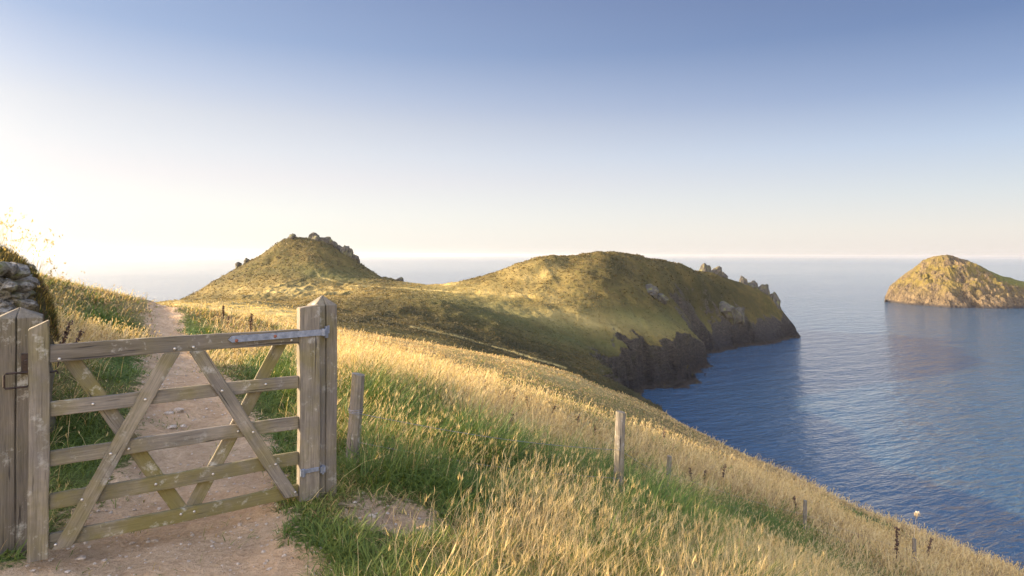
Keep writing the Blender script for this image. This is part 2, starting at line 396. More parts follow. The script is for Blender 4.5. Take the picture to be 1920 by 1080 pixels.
def mat_sea():
    t = NT('sea_water')
    pos = t.n('NewGeometry').outputs['Position']
    a = t.mapping(pos, (1,1,1), (0,0,math.radians(-28)))
    st = t.mapping(a, (.35,1,1))
    w1 = t.noise(.55, 4, .6, st, .4); w2 = t.noise(.11, 3, .5, st, .3); w3 = t.noise(1.4, 3, .6, st)
    w4 = t.noise(.012, 4, .6, t.mapping(a, (.25,1,1)))
    h = t.math('ADD', t.math('MULTIPLY', w1, .9), t.math('MULTIPLY', w2, 1.6))
    h = t.math('ADD', h, t.math('MULTIPLY', w3, .14))
    cd = t.n('VectorMath', operation='LENGTH'); t.l(pos, cd.inputs[0])
    fade = t.n('MapRange'); t.l(cd.outputs['Value'], fade.inputs[0]); fade.inputs[1].default_value = 250; fade.inputs[2].default_value = 2500
    fade.inputs[3].default_value = 1.0; fade.inputs[4].default_value = .34
    b = t.n('Bump'); b.inputs['Distance'].default_value = 1.9; t.l(h, b.inputs['Height'])
    t.l(t.math('MULTIPLY', fade.outputs[0], t.ramp(w4, [(.35, .5), (.65, 1.0)])), b.inputs['Strength'])
    colr = t.mix(w4, (.016,.041,.070), (.024,.057,.090))
    nd = t.bsdf(colr, .12, b.outputs[0], .5); nd.inputs['IOR'].default_value = 1.5
    rg = t.n('MapRange'); t.l(cd.outputs['Value'], rg.inputs[0]); rg.inputs[1].default_value = 200; rg.inputs[2].default_value = 5000
    rg.inputs[3].default_value = .07; rg.inputs[4].default_value = .13; t.l(rg.outputs[0], nd.inputs['Roughness'])
    return t.done(nd.outputs[0])

def mat_wood(name, dark=1.0, green=.5, rough_wood=False):
    t = NT(name)
    co = t.n('TexCoord').outputs['Object']
    oi = t.n('ObjectInfo')
    ad = t.n('VectorMath', operation='ADD'); t.l(co, ad.inputs[0])
    sc = t.n('VectorMath', operation='SCALE'); t.l(oi.outputs['Location'], sc.inputs[0]); sc.inputs['Scale'].default_value = 3.7
    t.l(sc.outputs[0], ad.inputs[1])
    v = ad.outputs[0]
    gr = t.noise(1.0, 7, .7, t.mapping(v, (5, 130, 130)), .3)
    gr2 = t.noise(1.0, 5, .65, t.mapping(v, (2.2, 34, 34)), .5)
    crack = t.noise(1.0, 3, .5, t.mapping(v, (2.5, 60, 60)), .6)
    pt = t.noise(5, 5, .6, v); pt2 = t.noise(11, 6, .7, v)
    c = t.ramp(gr, [(.3, (.082*dark,.067*dark,.044*dark)), (.5, (.225*dark,.188*dark,.128*dark)), (.72, (.39*dark,.315*dark,.225*dark))])
    c = t.mix(.45, c, t.ramp(gr2, [(.35, (.10*dark,.076*dark,.054*dark)), (.65, (.36*dark,.295*dark,.215*dark))]))
    c = t.mix(t.ramp(pt, [(.44-.14*(green > .9), 0.0), (.62-.1*(green > .9), green)]), c, t.mix(gr, (.065,.054,.014), (.155,.125,.042)))
    c = t.mix(t.ramp(pt2, [(.57, 0.0), (.68, .6)]), c, (.38,.36,.30))
    ck = t.ramp(crack, [(.3, 1.0), (.36, 0.0)])
    c = t.mix(t.ramp(t.noise(2.6, 6, .65, v), [(.44, 0.0), (.62, .6)]), c, t.mix(gr, (.045,.038,.034), (.13,.115,.10)))
    c = t.mix(t.math('MULTIPLY', ck, .8), c, (.02,.016,.013))
    h = t.math('SUBTRACT', t.math('ADD', gr, t.math('MULTIPLY', gr2, .6)), ck)
    return t.done(t.bsdf(c, .82, t.bump(h, .7, .004), .2).outputs[0])

def mat_simple(name, c1, c2, scale=8, rough=.7, metal=0.0, bump=.3, dist=.01, detail=6):
    t = NT(name)
    co = t.n('TexCoord').outputs['Object']
    n = t.noise(scale, detail, .65, co)
    c = t.ramp(n, [(.3, c1), (.7, c2)])
    return t.done(t.bsdf(c, rough, t.bump(n, bump, dist), .4, metal).outputs[0])

def mat_blade(name, trans=.35):
    t = NT(name)
    c = t.attr('tint').outputs['Color']
    b = t.bsdf(c, .6, None, .25)
    tr = t.n('BsdfTranslucent'); t.l(t.mix(1.0, c, (1.0,1.0,.72), 'MULTIPLY'), tr.inputs[0])
    mx = t.n('MixShader'); mx.inputs[0].default_value = trans
    t.l(b.outputs[0], mx.inputs[1]); t.l(tr.outputs[0], mx.inputs[2])
    return t.done(mx.outputs[0])

def mat_stone(name, scale=5, lo=(.10,.09,.075), hi=(.42,.39,.33), moss=.4, fl=(.5,.47,.4)):
    t = NT(name)
    co = t.n('TexCoord').outputs['Object']
    n = t.noise(scale, 8, .7, co); n2 = t.noise(scale*4, 6, .7, co)
    c = t.ramp(n, [(.32, lo), (.68, hi)])
    c = t.mix(.3, c, t.ramp(n2, [(.4, (.05,.045,.04)), (.6, fl)]))
    c = t.mix(t.ramp(t.noise(scale*.8, 5, .6, co), [(.52, 0.0), (.66, moss)]), c, (.12,.12,.03))
    return t.done(t.bsdf(c, .9, t.bump(t.math('ADD', n, t.math('MULTIPLY', n2, .3)), .9, .05), .2).outputs[0])

M = dict(ground=mat_ground(), island=mat_island(), sea=mat_sea(),
         wood=mat_wood('weathered_gate_timber', .68, .6), mossy_wood=mat_wood('algae_stained_timber', .70, .95), dark_wood=mat_wood('dark_weathered_timber', .42, .3), post=mat_wood('weathered_post_timber', .54, .5), stake=mat_wood('grey_fence_stake', .72, .5),
         galv=mat_simple('galvanised_strap', (.09,.10,.12), (.20,.215,.25), 40, .55, .5, .15, .002),
         iron=mat_simple('dark_iron', (.012,.011,.010), (.06,.035,.022), 30, .6, .5, .4, .003),
         bolt=mat_simple('bolt_steel', (.20,.18,.155), (.42,.39,.34), 60, .35, .8, .1, .001),
         rust=mat_simple('rusty_bolt', (.10,.03,.018), (.24,.08,.04), 60, .7, .3, .3, .001),
         wire=mat_simple('fence_wire', (.12,.12,.12), (.25,.25,.25), 30, .5, .7, .1, .001),
         blade=mat_blade('grass_blades'), stalk=mat_blade('dry_stalks', .1),
         stone=mat_stone('hedge_stone', 7, (.03,.025,.018), (.17,.14,.095), .8), pebble=mat_stone('path_stone', 14, (.34,.25,.16), (.62,.50,.37), .0, (.62,.52,.42)),
         crag=mat_stone('crag_rock', .5, (.014,.013,.011), (.07,.06,.042), .6, (.11,.09,.06)),
         earth=mat_simple('hedge_earth', (.035,.03,.015), (.12,.095,.05), 9, .95, 0, .8, .04))

# ------------------------------------------------------------------ terrain meshes
V = np.stack([X.ravel(), Y.ravel(), Z.ravel()], 1)
I = np.arange(nr*nc).reshape(nr, nc)
quads = np.stack([I[:-1,:-1], I[:-1,1:], I[1:,1:], I[1:,:-1]], -1).reshape(-1, 4)
pxg, pyg = project(X, Y, Z)
R2 = RR
gold = sstep(62, 75, R2)*sstep(200, 120, R2)*sstep(620, 540, pxg)            # dry field behind the gate
gold = np.maximum(gold, sstep(30, 50, R2)*sstep(76, 64, R2)*sstep(1350, 1000, pxg)*.95)  # sunlit strip along the outer slope, painted in as gold
gold = np.maximum(gold, .5*sstep(230, 260, R2)*blob(pxg, pyg, 1100, 600, 200, 22, .15))
gold = np.maximum(gold, .4*sstep(230, 260, R2)*blob(pxg, pyg, 950, 545, 150, 20))
PAS, HEATH_SHADE, GOL = hill_map(pxg, pyg, RR)
HN = 1+.9*fbm(X/14, Y/14, octv=4, seed=71)
def track(px, py, pts, w):
    d = np.full(px.shape, 1e9)
    for (ax, ay), (bx, by) in zip(pts[:-1], pts[1:]):
        t = np.clip(((px-ax)*(bx-ax)+(py-ay)*(by-ay))/((bx-ax)**2+(by-ay)**2), 0, 1)
        d = np.minimum(d, np.hypot(px-ax-t*(bx-ax), py-ay-t*(by-ay)))
    return np.exp(-(d/w)**2)*(R2 > 100)
TR = np.maximum(track(pxg, pyg, [(770,612),(850,628),(950,656),(1062,690)], 1.8), .8*track(pxg, pyg, [(590,505),(600,520),(660,535),(760,540),(860,548)], 1.5))
TRD = np.maximum(track(pxg, pyg, [(960,574),(1040,570),(1130,556)], 1.8), track(pxg, pyg, [(880,600),(1000,640),(1100,672)], 1.6))
gold = np.maximum(np.maximum(gold, .55*GOL*HN), TR)
gold = gold*(.65+.5*fbm(X/12, Y/12, octv=4, seed=70)+.25)
A = dict(pasture=np.clip(PAS*HN*.85, 0, 1), heath=np.clip(np.maximum(HEATH_SHADE*HN*.8, TRD*.9), 0, 1), path=np.clip(PM*.5+.5, 0, 1), rock=RK, straw=STR*sstep(80, 50, R2), lush=LUS*sstep(60, 40, R2), gold=np.clip(gold, 0, 1), far=sstep(30, 80, R2))  # heath mask holds real cover, dark tracks and painted slope shade
rq = RR.ravel()[quads[:, 0]]; pq = PM.ravel()[quads].mean(1); zq = Z.ravel()[quads].max(1)
def sub(name, mask, label):
    f = quads[mask]; used = np.unique(f); mp = np.zeros(nr*nc, int); mp[used] = np.arange(len(used))
    me = np_mesh(name, V[used], mp[f], attrs={k: a.ravel()[used] for k, a in A.items()})
    o = link(name, me, M['ground']); tag(o, label, None, None, 'structure'); return o
keep = zq > -H-6
pathq = (pq > 0.05) & (rq < 50)
sub('footpath', keep & pathq, 'bare pinkish brown earth path running through the gate')
sub('hillside', keep & ~pathq & (rq < 170), 'grassy slope falling from the gate to the sea')
sub('headland', keep & (rq >= 170), 'grassy headland of two humps with dark cliffs')

def ground_z(x, y):
    z, pm, rk = top_surface(np.atleast_1d(np.asarray(x, float)), np.atleast_1d(np.asarray(y, float)))
    return z
def hit(px, py, dmin=2.0, dmax=600):
    d = np.exp(np.linspace(math.log(dmin), math.log(dmax), 1500))
    x, y, z = P(px, py, 1.0)
    gz = ground_z(x*d, d)
    k = np.argmax(gz > z*d)
    return x*d[k], d[k], gz[k]
def bisect_ground(px, d):
    x = (px-960)/F*d; return Vector((x, d, float(ground_z(x, d)[0])))

# sea
S = 90000.0
bm = bmesh.new()
ring = [0, 400, 1500, 6000, 25000, S]
me = bpy.data.meshes.new('sea')
vs = [bm.verts.new((0, 0, -H))]
prev = None
NS = 64
for q in ring[1:]:
    cur = [bm.verts.new((q*math.cos(2*PI*i/NS), q*math.sin(2*PI*i/NS), -H)) for i in range(NS)]
    for i in range(NS):
        j = (i+1) % NS
        if prev is None: bm.faces.new((vs[0], cur[i], cur[j]))
        else: bm.faces.new((prev[i], cur[i], cur[j], prev[j]))
    prev = cur
bm.to_mesh(me); bm.free()
tag(link('sea', me, M['sea']), 'blue rippled sea reaching to the horizon', None, None, 'structure')

# island
def build_island():
    nx, ny = 420, 260
    cx, cy = 520.0, 752.0
    gx = np.linspace(-75, 150, nx); gy = np.linspace(-90, 125, ny)
    GX, GY = np.meshgrid(gx, gy)
    wx = GX+cx; wy = GY+cy
    pk = np.array([(-1.0, 0.0)])
    sil = np.interp(wx/wy*F+960, [1640, 1655, 1668, 1690, 1715, 1732, 1757, 1777, 1790, 1815, 1850, 1880, 1905, 1925, 1960, 2000, 2030],
                                 [598, 572, 540, 521, 505, 490, 482, 480, 484, 490, 506, 518, 525, 531, 547, 568, 590])
    px = wx/wy*F+960
    rdg = np.interp(px, [1640, 1700, 1780, 1880, 2030], [66, 36, 6, -12, -14])
    top = H-(sil-(px-960)*ROLL-478)/F*(cy+rdg)
    # cross section from the ridge towards the viewer and away
    ridge = rdg
    t = (GY-ridge)
    front = np.clip(-t/np.interp(px, [1645, 1660, 1700, 1780, 1900, 2030], [14, 26, 58, 72, 60, 30]), 0, 1.6)
    back = np.clip(t/60, 0, 1.6)
    prof = np.where(t < 0, 1-front**1.25, 1-back**1.5)
    z = np.where(top > 0, top*np.maximum(prof, -.3), -6.0)
    rg = ridged(wx/20+wy/50, wy/26, octv=5, seed=81)
    rg2 = ridged(wx/7, wy/9, octv=4, seed=85)
    turf = sstep(0, 55, GX)*sstep(10, 24, z)*sstep(1.05, .2, front)
    rough = 1-.75*turf
    z = z + rough*((rg-.25)*10+(rg2-.3)*4.5)*sstep(-6, 6, z)*np.interp(t, [-14, -3, 4], [1, .4, .35]) + 1.2*fbm(wx/14, wy/14, seed=88)
    z = np.where(z < 0, z*.5, z)
    V = np.stack([wx.ravel(), wy.ravel(), z.ravel()-H], 1)
    I = np.arange(nx*ny).reshape(ny, nx)
    q = np.stack([I[:-1,:-1], I[:-1,1:], I[1:,1:], I[1:,:-1]], -1).reshape(-1, 4)
    q = q[z.ravel()[q].max(1) > -3]
    used = np.unique(q); mp = np.zeros(nx*ny, int); mp[used] = np.arange(len(used))
    me = np_mesh('island', V[used], mp[q], attrs={'turf': turf.ravel()[used]}, smooth=False)
    tag(link('island', me, M['island']), 'steep rocky islet offshore with sunlit yellow lichened west face', None, None, 'structure')
build_island()

# ------------------------------------------------------------------ rocks
def rock_mesh(name, sx, sy, sz, seed, sub=3, rough=.45, flat=True):
    bm = bmesh.new(); bmesh.ops.create_icosphere(bm, subdivisions=sub, radius=1.0)
    co = np.array([v.co[:] for v in bm.verts])
    n = ridged(co[:,0]*1.1+seed*3.1, co[:,1]*1.1, co[:,2]*1.1, octv=4, seed=seed)
    # chop with random planes for an angular look
    rg = np.random.default_rng(seed+500)
    for k in range(9):
        d = rg.normal(size=3); d /= np.linalg.norm(d); lim = rg.uniform(.55, .85)
        pr = co@d; m = pr > lim; co[m] -= np.outer((pr[m]-lim)*.9, d)
    co *= (1+rough*(n-.3)*.5)[:, None]
    co *= np.array([sx, sy, sz])
    for v, c in zip(bm.verts, co): v.co = c
    me = bpy.data.meshes.new(name); bm.to_mesh(me); bm.free()
    me.polygons.foreach_set('use_smooth', [not flat]*len(me.polygons))
    return me

crags = [ # px, py(top), depth, width px, height px
 (588,440,403,22,16,'L'),(604,447,402,20,14,'L'),(618,453,402,18,18,'L'),(627,455,402,14,16,'L'),(636,459,402,15,18,'L'),(646,464,401,16,22,'L'),(656,474,401,15,19,'L'),(667,485,400,15,15,'L'),
 (447,488,400,10,9,'l'),(462,483,400,9,8,'l'),(549,446,402,14,10,'L'),(748,522,390,14,8,'L'),
 (1322,504,408,24,26,'R'),(1341,507,412,22,26,'R'),(1356,522,420,14,16,'R'),(1393,537,427,16,30,'E'),(1411,543,430,22,28,'E'),(1432,548,433,22,32,'E'),(1452,558,437,20,36,'E'),
 (1214,500,325,34,20,'F'),(1234,506,328,26,16,'F'),(1362,572,392,40,30,'G'),(1384,580,398,30,28,'G')]
labs = {'L':('dark jagged crag on the skyline of the pointed left hill','crags on the pointed left hill'),
        'l':('tiny boulder on the left shoulder of the pointed hill','boulders on the left shoulder'),
        'R':('upright tor on the right shoulder of the broad hill','tors on the right shoulder'),
        'E':('jagged dark crag above the seaward end of the headland','crags at the end of the headland'),
        'F':('grey scree outcrop below the crest of the broad hill','grey outcrops below the crest'),
        'G':('pale crag bulging from the grassy side of the sea cliff','crags above the sea cliff')}
for i, (px, py, d, w, h, k) in enumerate(crags):
    wm = w/F*d; hm = h/F*d
    x, y, z = P(px, py, d)
    if k in 'LlRE':
        ds = np.linspace(d-45, d+45, 90); gg = ground_z((px-960)/F*ds, ds)
        d = float(ds[np.argmax(gg/ds)])-1.0; x, y, z = P(px, py, d)
    me = rock_mesh('rock_outcrop', wm*.55, wm*.6, hm*.75, 20+i, 3, 1.0)
    o = link('rock_outcrop', me, M['crag'])
    g = float(ground_z(x, y)[0])
    zc = z-hm*.75
    if k in 'FG': zc = g-hm*.38
    else: zc = min(max(zc, g-hm*(.25 if k in 'RE' else .02)), g+hm*.30)
    o.location = (x, y, zc); o.rotation_euler = (random.uniform(-.25,.25), random.uniform(-.3,.3), random.uniform(0, 6))
    tag(o, labs[k][0], 'rock', labs[k][1])

# ------------------------------------------------------------------ gate
def board(name, L, w, t, mat, parent, seed=0, chamfer=.004, cuts=10):
    """board along local X from 0 to L, width w along Z, thickness t along Y; centred"""
    bm = bmesh.new()
    bmesh.ops.create_cube(bm, size=1.0)
    for v in bm.verts: v.co = Vector(((v.co.x+.5)*L, v.co.y*t, v.co.z*w))
    ed = [e for e in bm.edges if abs(e.verts[0].co.x-e.verts[1].co.x) > L*.5]
    bmesh.ops.subdivide_edges(bm, edges=ed, cuts=cuts, use_grid_fill=True)
    bmesh.ops.bevel(bm, geom=[e for e in bm.edges if e.is_manifold and e.calc_face_angle(0) > .5], offset=chamfer, segments=2, affect='EDGES')
    rg = random.Random(seed)
    a, b = rg.uniform(0, 9), rg.uniform(0, 9)
    for v in bm.verts:
        v.co.z += .0025*math.sin(v.co.x*5+a)+.0012*math.sin(v.co.x*19+b); v.co.y += .0018*math.sin(v.co.x*7+b)
    me = bpy.data.meshes.new(name); bm.to_mesh(me); bm.free()
    for p in me.polygons: p.use_smooth = False
    return link(name, me, mat, parent)

GL = Vector((-2.451, 3.32, 0)); GDIR = Vector((1.143, .80, 0)); GLEN = GDIR.length; GDIR.normalize()
GYAW = math.atan2(GDIR.y, GDIR.x)
GZ = -1.60
gate = empty('field_gate', (GL.x, GL.y, GZ), GYAW)
tag(gate, 'weathered grey wooden five-bar gate closed across the earth path', 'gate')
def place(o, x, y, z, ang=0.0, ry90=False):
    o.location = (x, y, z); o.rotation_euler = (0, -ang, 0); return o
# local gate frame: X along the gate, Y away from the viewer, Z up from GZ
def Zg(z): return z-GZ
def stile(cx, w, ztop, zbot, th, cut, seed):
    o = board('stile', ztop-zbot, w, th, M['wood'], gate, seed)
    # stand it up (local X -> up)
    place(o, cx, 0, Zg(zbot), PI/2)
    me = o.data
    L = ztop-zbot
    for v in me.vertices:                     # sloping shoulder at the top
        if v.co.x > L-.03:
            s = cut*(v.co.z/w+.5)
            v.co.x -= max(0, s)*.045
    return o
stile(0.0, .088, -.345, -1.585, .070, 1.0, 1)
stile(GLEN, .128, -.325, -1.575, .070, .35, 2)
rails = [(-.475,-.565),(-.772,-.849),(-1.03,-1.11),(-1.258,-1.340),(-1.468,-1.546)]
for i, (a, b) in enumerate(rails):
    L = GLEN-.088/2-.064
    o = board('rail', L, a-b, .028 if i else .045, M[['dark_wood','wood','wood','mossy_wood','mossy_wood'][i]], gate, 10+i)
    place(o, .044, 0.0 if i else -.004, Zg((a+b)/2))
def brace(t0, z0, t1, z1, side, seed, w=.076):
    # the rear braces hold more algae than the front ones
    p0 = Vector((t0, z0)); p1 = Vector((t1, z1)); d = p1-p0
    o = board('brace', d.length, w, .022, M['wood' if side < 0 else 'mossy_wood'], gate, seed)
    ang = math.atan2(d.y, d.x)
    place(o, t0, side*.0265, Zg(z0), ang)
    # trim ends horizontally/vertically following the rails
    for v in o.data.vertices:
        s, c = math.sin(ang), math.cos(ang)
        if v.co.x < .02: v.co.x -= v.co.z*c/s
        elif v.co.x > d.length-.02: v.co.x -= v.co.z*c/s
    return o
brace(.098, -1.545, .606, -.563, -1, 30)
brace(.738, -.563, 1.285, -1.53, -1, 31)
brace(.098, -.500, .665, -1.49, 1, 32)
brace(1.26, -.500, .725, -1.49, 1, 33)
def gt(px):
    u = (px-960)/F; d = Vector(((GDIR.x), (GDIR.y)))
    return (GL.x-GL.y*u)/(d.y*u-d.x)
def gz_(px, py):
    t = gt(px); y = GL.y+GDIR.y*t
    return t, -((py-(px-960)*ROLL)-478)/F*y
bm = bmesh.new(); bmesh.ops.create_uvsphere(bm, u_segments=12, v_segments=6, radius=.0095)
for v in bm.verts: v.co.y *= .55; v.co *= .88
me_bolt = bpy.data.meshes.new('bolt'); bm.to_mesh(me_bolt); bm.free(); me_bolt.materials.append(M['bolt'])
for p in me_bolt.polygons: p.use_smooth = True
on_brace = {(272,747),(208,848),(155,933),(106,1017),(415,731),(473,808),(515,868),(552,920)}
for (px, py) in [(112,672),(327,653),(362,650),(545,637),(175,757),(272,747),(415,731),(498,720),(208,848),(242,841),(447,808),(473,808),
                 (155,933),(293,907),(400,888),(515,868),(106,1017),(340,963),(365,958),(552,920)]:
    t, z = gz_(px, py)
    o = link('bolt', me_bolt, None, gate)
    yy = -.0378 if (px, py) in on_brace else (-.0270 if py < 700 and py < 680 else -.0145)
    o.location = (t, yy, Zg(z))
# hinge strap of galvanised steel on the top rail
t0 = gt(426); t1 = GLEN+.075
bm = bmesh.new()
zc0 = gz_(432, 635)[1]; zc1 = gz_(598, 622)[1]
prof = [(t0, 0), (t0+.02, .019), (t1, .019), (t1, -.019), (t0+.02, -.019)]
fr = [bm.verts.new((x, -.0445, Zg(zc0+(zc1-zc0)*(x-t0)/(t1-t0))+z)) for x, z in prof]
bk = [bm.verts.new((x, -.0365, Zg(zc0+(zc1-zc0)*(x-t0)/(t1-t0))+z)) for x, z in prof]
bm.faces.new(fr[::-1]); bm.faces.new(bk)
for i in range(5): bm.faces.new((fr[i], fr[(i+1)%5], bk[(i+1)%5], bk[i]))
bmesh.ops.recalc_face_normals(bm, faces=bm.faces[:])
def cyl(bm, c, r, h, axis='Z', seg=16, r2=None):
    m = Matrix.Translation(c)
    if axis == 'Y': m = m @ Matrix.Rotation(PI/2, 4, 'X')
    if axis == 'X': m = m @ Matrix.Rotation(PI/2, 4, 'Y')
    return bmesh.ops.create_cone(bm, cap_ends=True, segments=seg, radius1=r, radius2=r if r2 is None else r2, depth=h, matrix=m)
cyl(bm, (t1+.012, -.040, Zg(zc1)), .017, .044)
me = bpy.data.meshes.new('hinge_strap'); bm.to_mesh(me); bm.free()
hs = link('hinge_strap', me, M['galv'], gate)
for px, py in [(441,637),(513,629)]:
    t, z = gz_(px, py)
    o = link('bolt', me_bolt.copy(), None, hs); o.data.materials.clear(); o.data.materials.append(M['rust']); o.location = (t, -.046, Zg(z)); o.scale = (1.2, 1.0, 1.2)
    o['label'] = 'rusty bolt on the hinge strap'
# lower hinge bracket on the stile
def boxmesh(bm, c, s, rot=0):
    r = bmesh.ops.create_cube(bm, size=1.0, matrix=Matrix.Translation(c) @ Matrix.Rotation(rot, 4, 'Z') @ Matrix.Diagonal((*s, 1)))
    return r['verts']
t, z = gz_(565, 883)
bm = bmesh.new(); boxmesh(bm, (t, -.044, Zg(z)), (.030, .016, .045))
cyl(bm, (t+.002, -.052, Zg(z)), .009, .05)
boxmesh(bm, (t+.055, -.040, Zg(z)+.004), (.10, .006, .026))
bmesh.ops.bevel(bm, geom=bm.edges[:], offset=.0015, segments=1, affect='EDGES')
me = bpy.data.meshes.new('lower_hinge'); bm.to_mesh(me); bm.free(); link('lower_hinge', me, M['galv'], gate)

# gate posts
def square_post(name, x, y, w, ztop, zshoulder, zbot, rz, mat, crackside, seed, label, group=None):
    root = empty(name, (x, y, zbot), rz)
    bm = bmesh.new()
    L = zshoulder-zbot; n = 14
    hw = w/2
    # cross section with a drying crack on the front face, built as loops going up (local X up for the grain)
    cr = crackside*w*.5
    sec = [(-hw, -hw), (cr-.005, -hw), (cr, -hw+.02), (cr+.005, -hw), (hw, -hw), (hw, hw), (-hw, hw)]
    rings = []
    rg = random.Random(seed)
    for i in range(n+1):
        s = i/n; k = .35+.65*s
        rings.append([bm.verts.new((s*L, b if not (j == 2) else -hw+.022*k, a+.0015*math.sin(s*9+seed))) for j, (a, b) in enumerate(sec)])
    ns = len(sec)
    for i in range(n):
        for j in range(ns):
            bm.faces.new((rings[i][j], rings[i][(j+1) % ns], rings[i+1][(j+1) % ns], rings[i+1][j]))
    apex = bm.verts.new((ztop-zbot, 0.0, 0.0))
    for j in range(ns): bm.faces.new((rings[-1][j], rings[-1][(j+1) % ns], apex))
    bm.faces.new(rings[0][::-1])
    bmesh.ops.recalc_face_normals(bm, faces=bm.faces[:])
    bmesh.ops.bevel(bm, geom=[e for e in bm.edges if e.is_manifold and e.calc_face_angle(0) > .45], offset=.003, segments=1, affect='EDGES')
    me = bpy.data.meshes.new('timber'); bm.to_mesh(me); bm.free()
    o = link('timber', me, mat, root); o.rotation_euler = (0, -PI/2, 0)
    tag(root, label, 'gate post', group)
    return root
lp = square_post('gate_post', -2.735, 3.56, .205, -.298, -.352, -1.75, GYAW, M['dark_wood'], .12, 3, 'thick grey post with pyramid top and black latch at the left end of the gate')
rp = square_post('gate_post', -1.262, 4.26, .150, -.270, -.335, -1.80, GYAW+.03, M['post'], .02, 5, 'tall cracked grey post with pointed top carrying the gate hinges')
# latch parts on the left post
def tube(bm, pts, r, seg=8):
    pts = [Vector(p) for p in pts]; rings = []
    up = Vector((0, 0, 1))
    for i, p in enumerate(pts):
        d = (pts[min(i+1, len(pts)-1)]-pts[max(i-1, 0)]).normalized()
        a = d.cross(up) if abs(d.dot(up)) < .95 else d.cross(Vector((0, 1, 0))); a.normalize(); b = d.cross(a)
        rad = r[i] if isinstance(r, (list, tuple)) else r
        rings.append([bm.verts.new(p+(a*math.cos(2*PI*k/seg)+b*math.sin(2*PI*k/seg))*rad) for k in range(seg)])
    for i in range(len(rings)-1):
        for k in range(seg): bm.faces.new((rings[i][k], rings[i][(k+1)%seg], rings[i+1][(k+1)%seg], rings[i+1][k]))
    bm.faces.new(rings[0][::-1]); bm.faces.new(rings[-1])
lz = 1.75-.62
bm = bmesh.new()
tube(bm, [(.10,-.115,lz-.03),(-.055,-.128,lz-.025),(-.062,-.130,lz-.035),(-.062,-.130,lz-.095),(-.055,-.130,lz-.105),(.035,-.124,lz-.105),(.045,-.122,lz-.095),(.045,-.120,lz-.03)], .0055)
me = bpy.data.meshes.new('latch_loop'); bm.to_mesh(me); bm.free(); link('latch_loop', me, M['iron'], lp)
bm = bmesh.new(); boxmesh(bm, (.035,-.108,lz+.02), (.05,.010,.11)); cyl(bm, (.035,-.12,lz+.03), .012, .035, 'Y'); boxmesh(bm, (.055,-.118,lz+.0), (.03,.02,.03))
bmesh.ops.bevel(bm, geom=bm.edges[:], offset=.0015, segments=1, affect='EDGES')
me = bpy.data.meshes.new('latch_plate'); bm.to_mesh(me); bm.free(); link('latch_plate', me, M['iron'], lp)
# small bolts of the latch on the stile
bm = bmesh.new(); tube(bm, [(.044,-.01,Zg(-.62)),(.075,-.012,Zg(-.615)),(.078,-.012,Zg(-.63))], .006)
me = bpy.data.meshes.new('latch_bolt'); bm.to_mesh(me); bm.free(); link('latch_bolt', me, M['iron'], gate)
# hinge hook on the right post
bm = bmesh.new(); hz = 1.80+zc1
cyl(bm, (-.005,-.088,hz-.005), .012, .075); boxmesh(bm, (-.005,-.078,hz-.03), (.024,.03,.018)); boxmesh(bm, (.012,-.08,hz+.01),(.012,.012,.05))
me = bpy.data.meshes.new('hinge_pin'); bm.to_mesh(me); bm.free(); link('hinge_pin', me, M['galv'], rp)
bm = bmesh.new(); boxmesh(bm, (-.030,-.090,1.80-1.40), (.036,.03,.042)); cyl(bm, (-.03,-.10,1.80-1.40), .008, .06)
bmesh.ops.bevel(bm, geom=bm.edges[:], offset=.0015, segments=1, affect='EDGES')
me = bpy.data.meshes.new('lower_hinge_pin'); bm.to_mesh(me); bm.free(); link('lower_hinge_pin', me, M['galv'], rp)

# ------------------------------------------------------------------ fence
def round_stake(px, d, ytop, wpx, lean, label, seed):
    x, y, zt = P(px, ytop, d)
    bx = x-lean; g = float(ground_z(bx, d)[0]); zb = g-.15
    root = empty('fence_post', (bx, d, zb))
    r = wpx/F*d/2; L = zt-zb
    bm = bmesh.new(); n = 16; seg = 14; rings = []
    rg = random.Random(seed)
    for i in range(n+1):
        s = i/n; rad = r*(1.08-.14*s)
        ring = []
        for k in range(seg):
            a = 2*PI*k/seg
            q = rad*(1+.07*math.sin(3*a+seed)+.05*math.sin(7*a+s*5+seed)+.03*rg.uniform(-1,1))
            top = (.015*math.cos(a)*r/.03 if i == n else 0)
            ring.append(bm.verts.new((s*L+top*.3, q*math.sin(a), q*math.cos(a)-0*s)))
        rings.append(ring)
    for i in range(n):
        for k in range(seg): bm.faces.new((rings[i][k], rings[i][(k+1)%seg], rings[i+1][(k+1)%seg], rings[i+1][k]))
    bm.faces.new(rings[0][::-1]); bm.faces.new(rings[-1])
    bmesh.ops.recalc_face_normals(bm, faces=bm.faces[:])
    me = bpy.data.meshes.new('stake'); bm.to_mesh(me); bm.free()
    o = link('stake', me, M['stake'], root)
    o.rotation_euler = (0, -PI/2+math.atan2(lean, L), 0)
    tag(root, label, 'fence post', 'wooden stakes of the wire fence down the slope')
    return root, Vector((bx, d, zb)), Vector((x, d, zt)), r
st = [round_stake(673, 5.2, 701, 25, .06, 'leaning lichened fence stake right beside the gate', 1),
      round_stake(1165, 6.8, 772, 19, .035, 'pale upright fence stake standing alone in long grass mid slope', 2),
      round_stake(1256, 12., 855, 9, .02, 'short thin fence stake just right of and below the pale one', 3),
      round_stake(1511, 16., 938, 7, .02, 'thin grey stake half lost in blonde grass near the grass edge', 4),
      round_stake(1716, 18., 1010, 7, .0, 'furthest right small stake by the bottom corner of the slope', 5)]
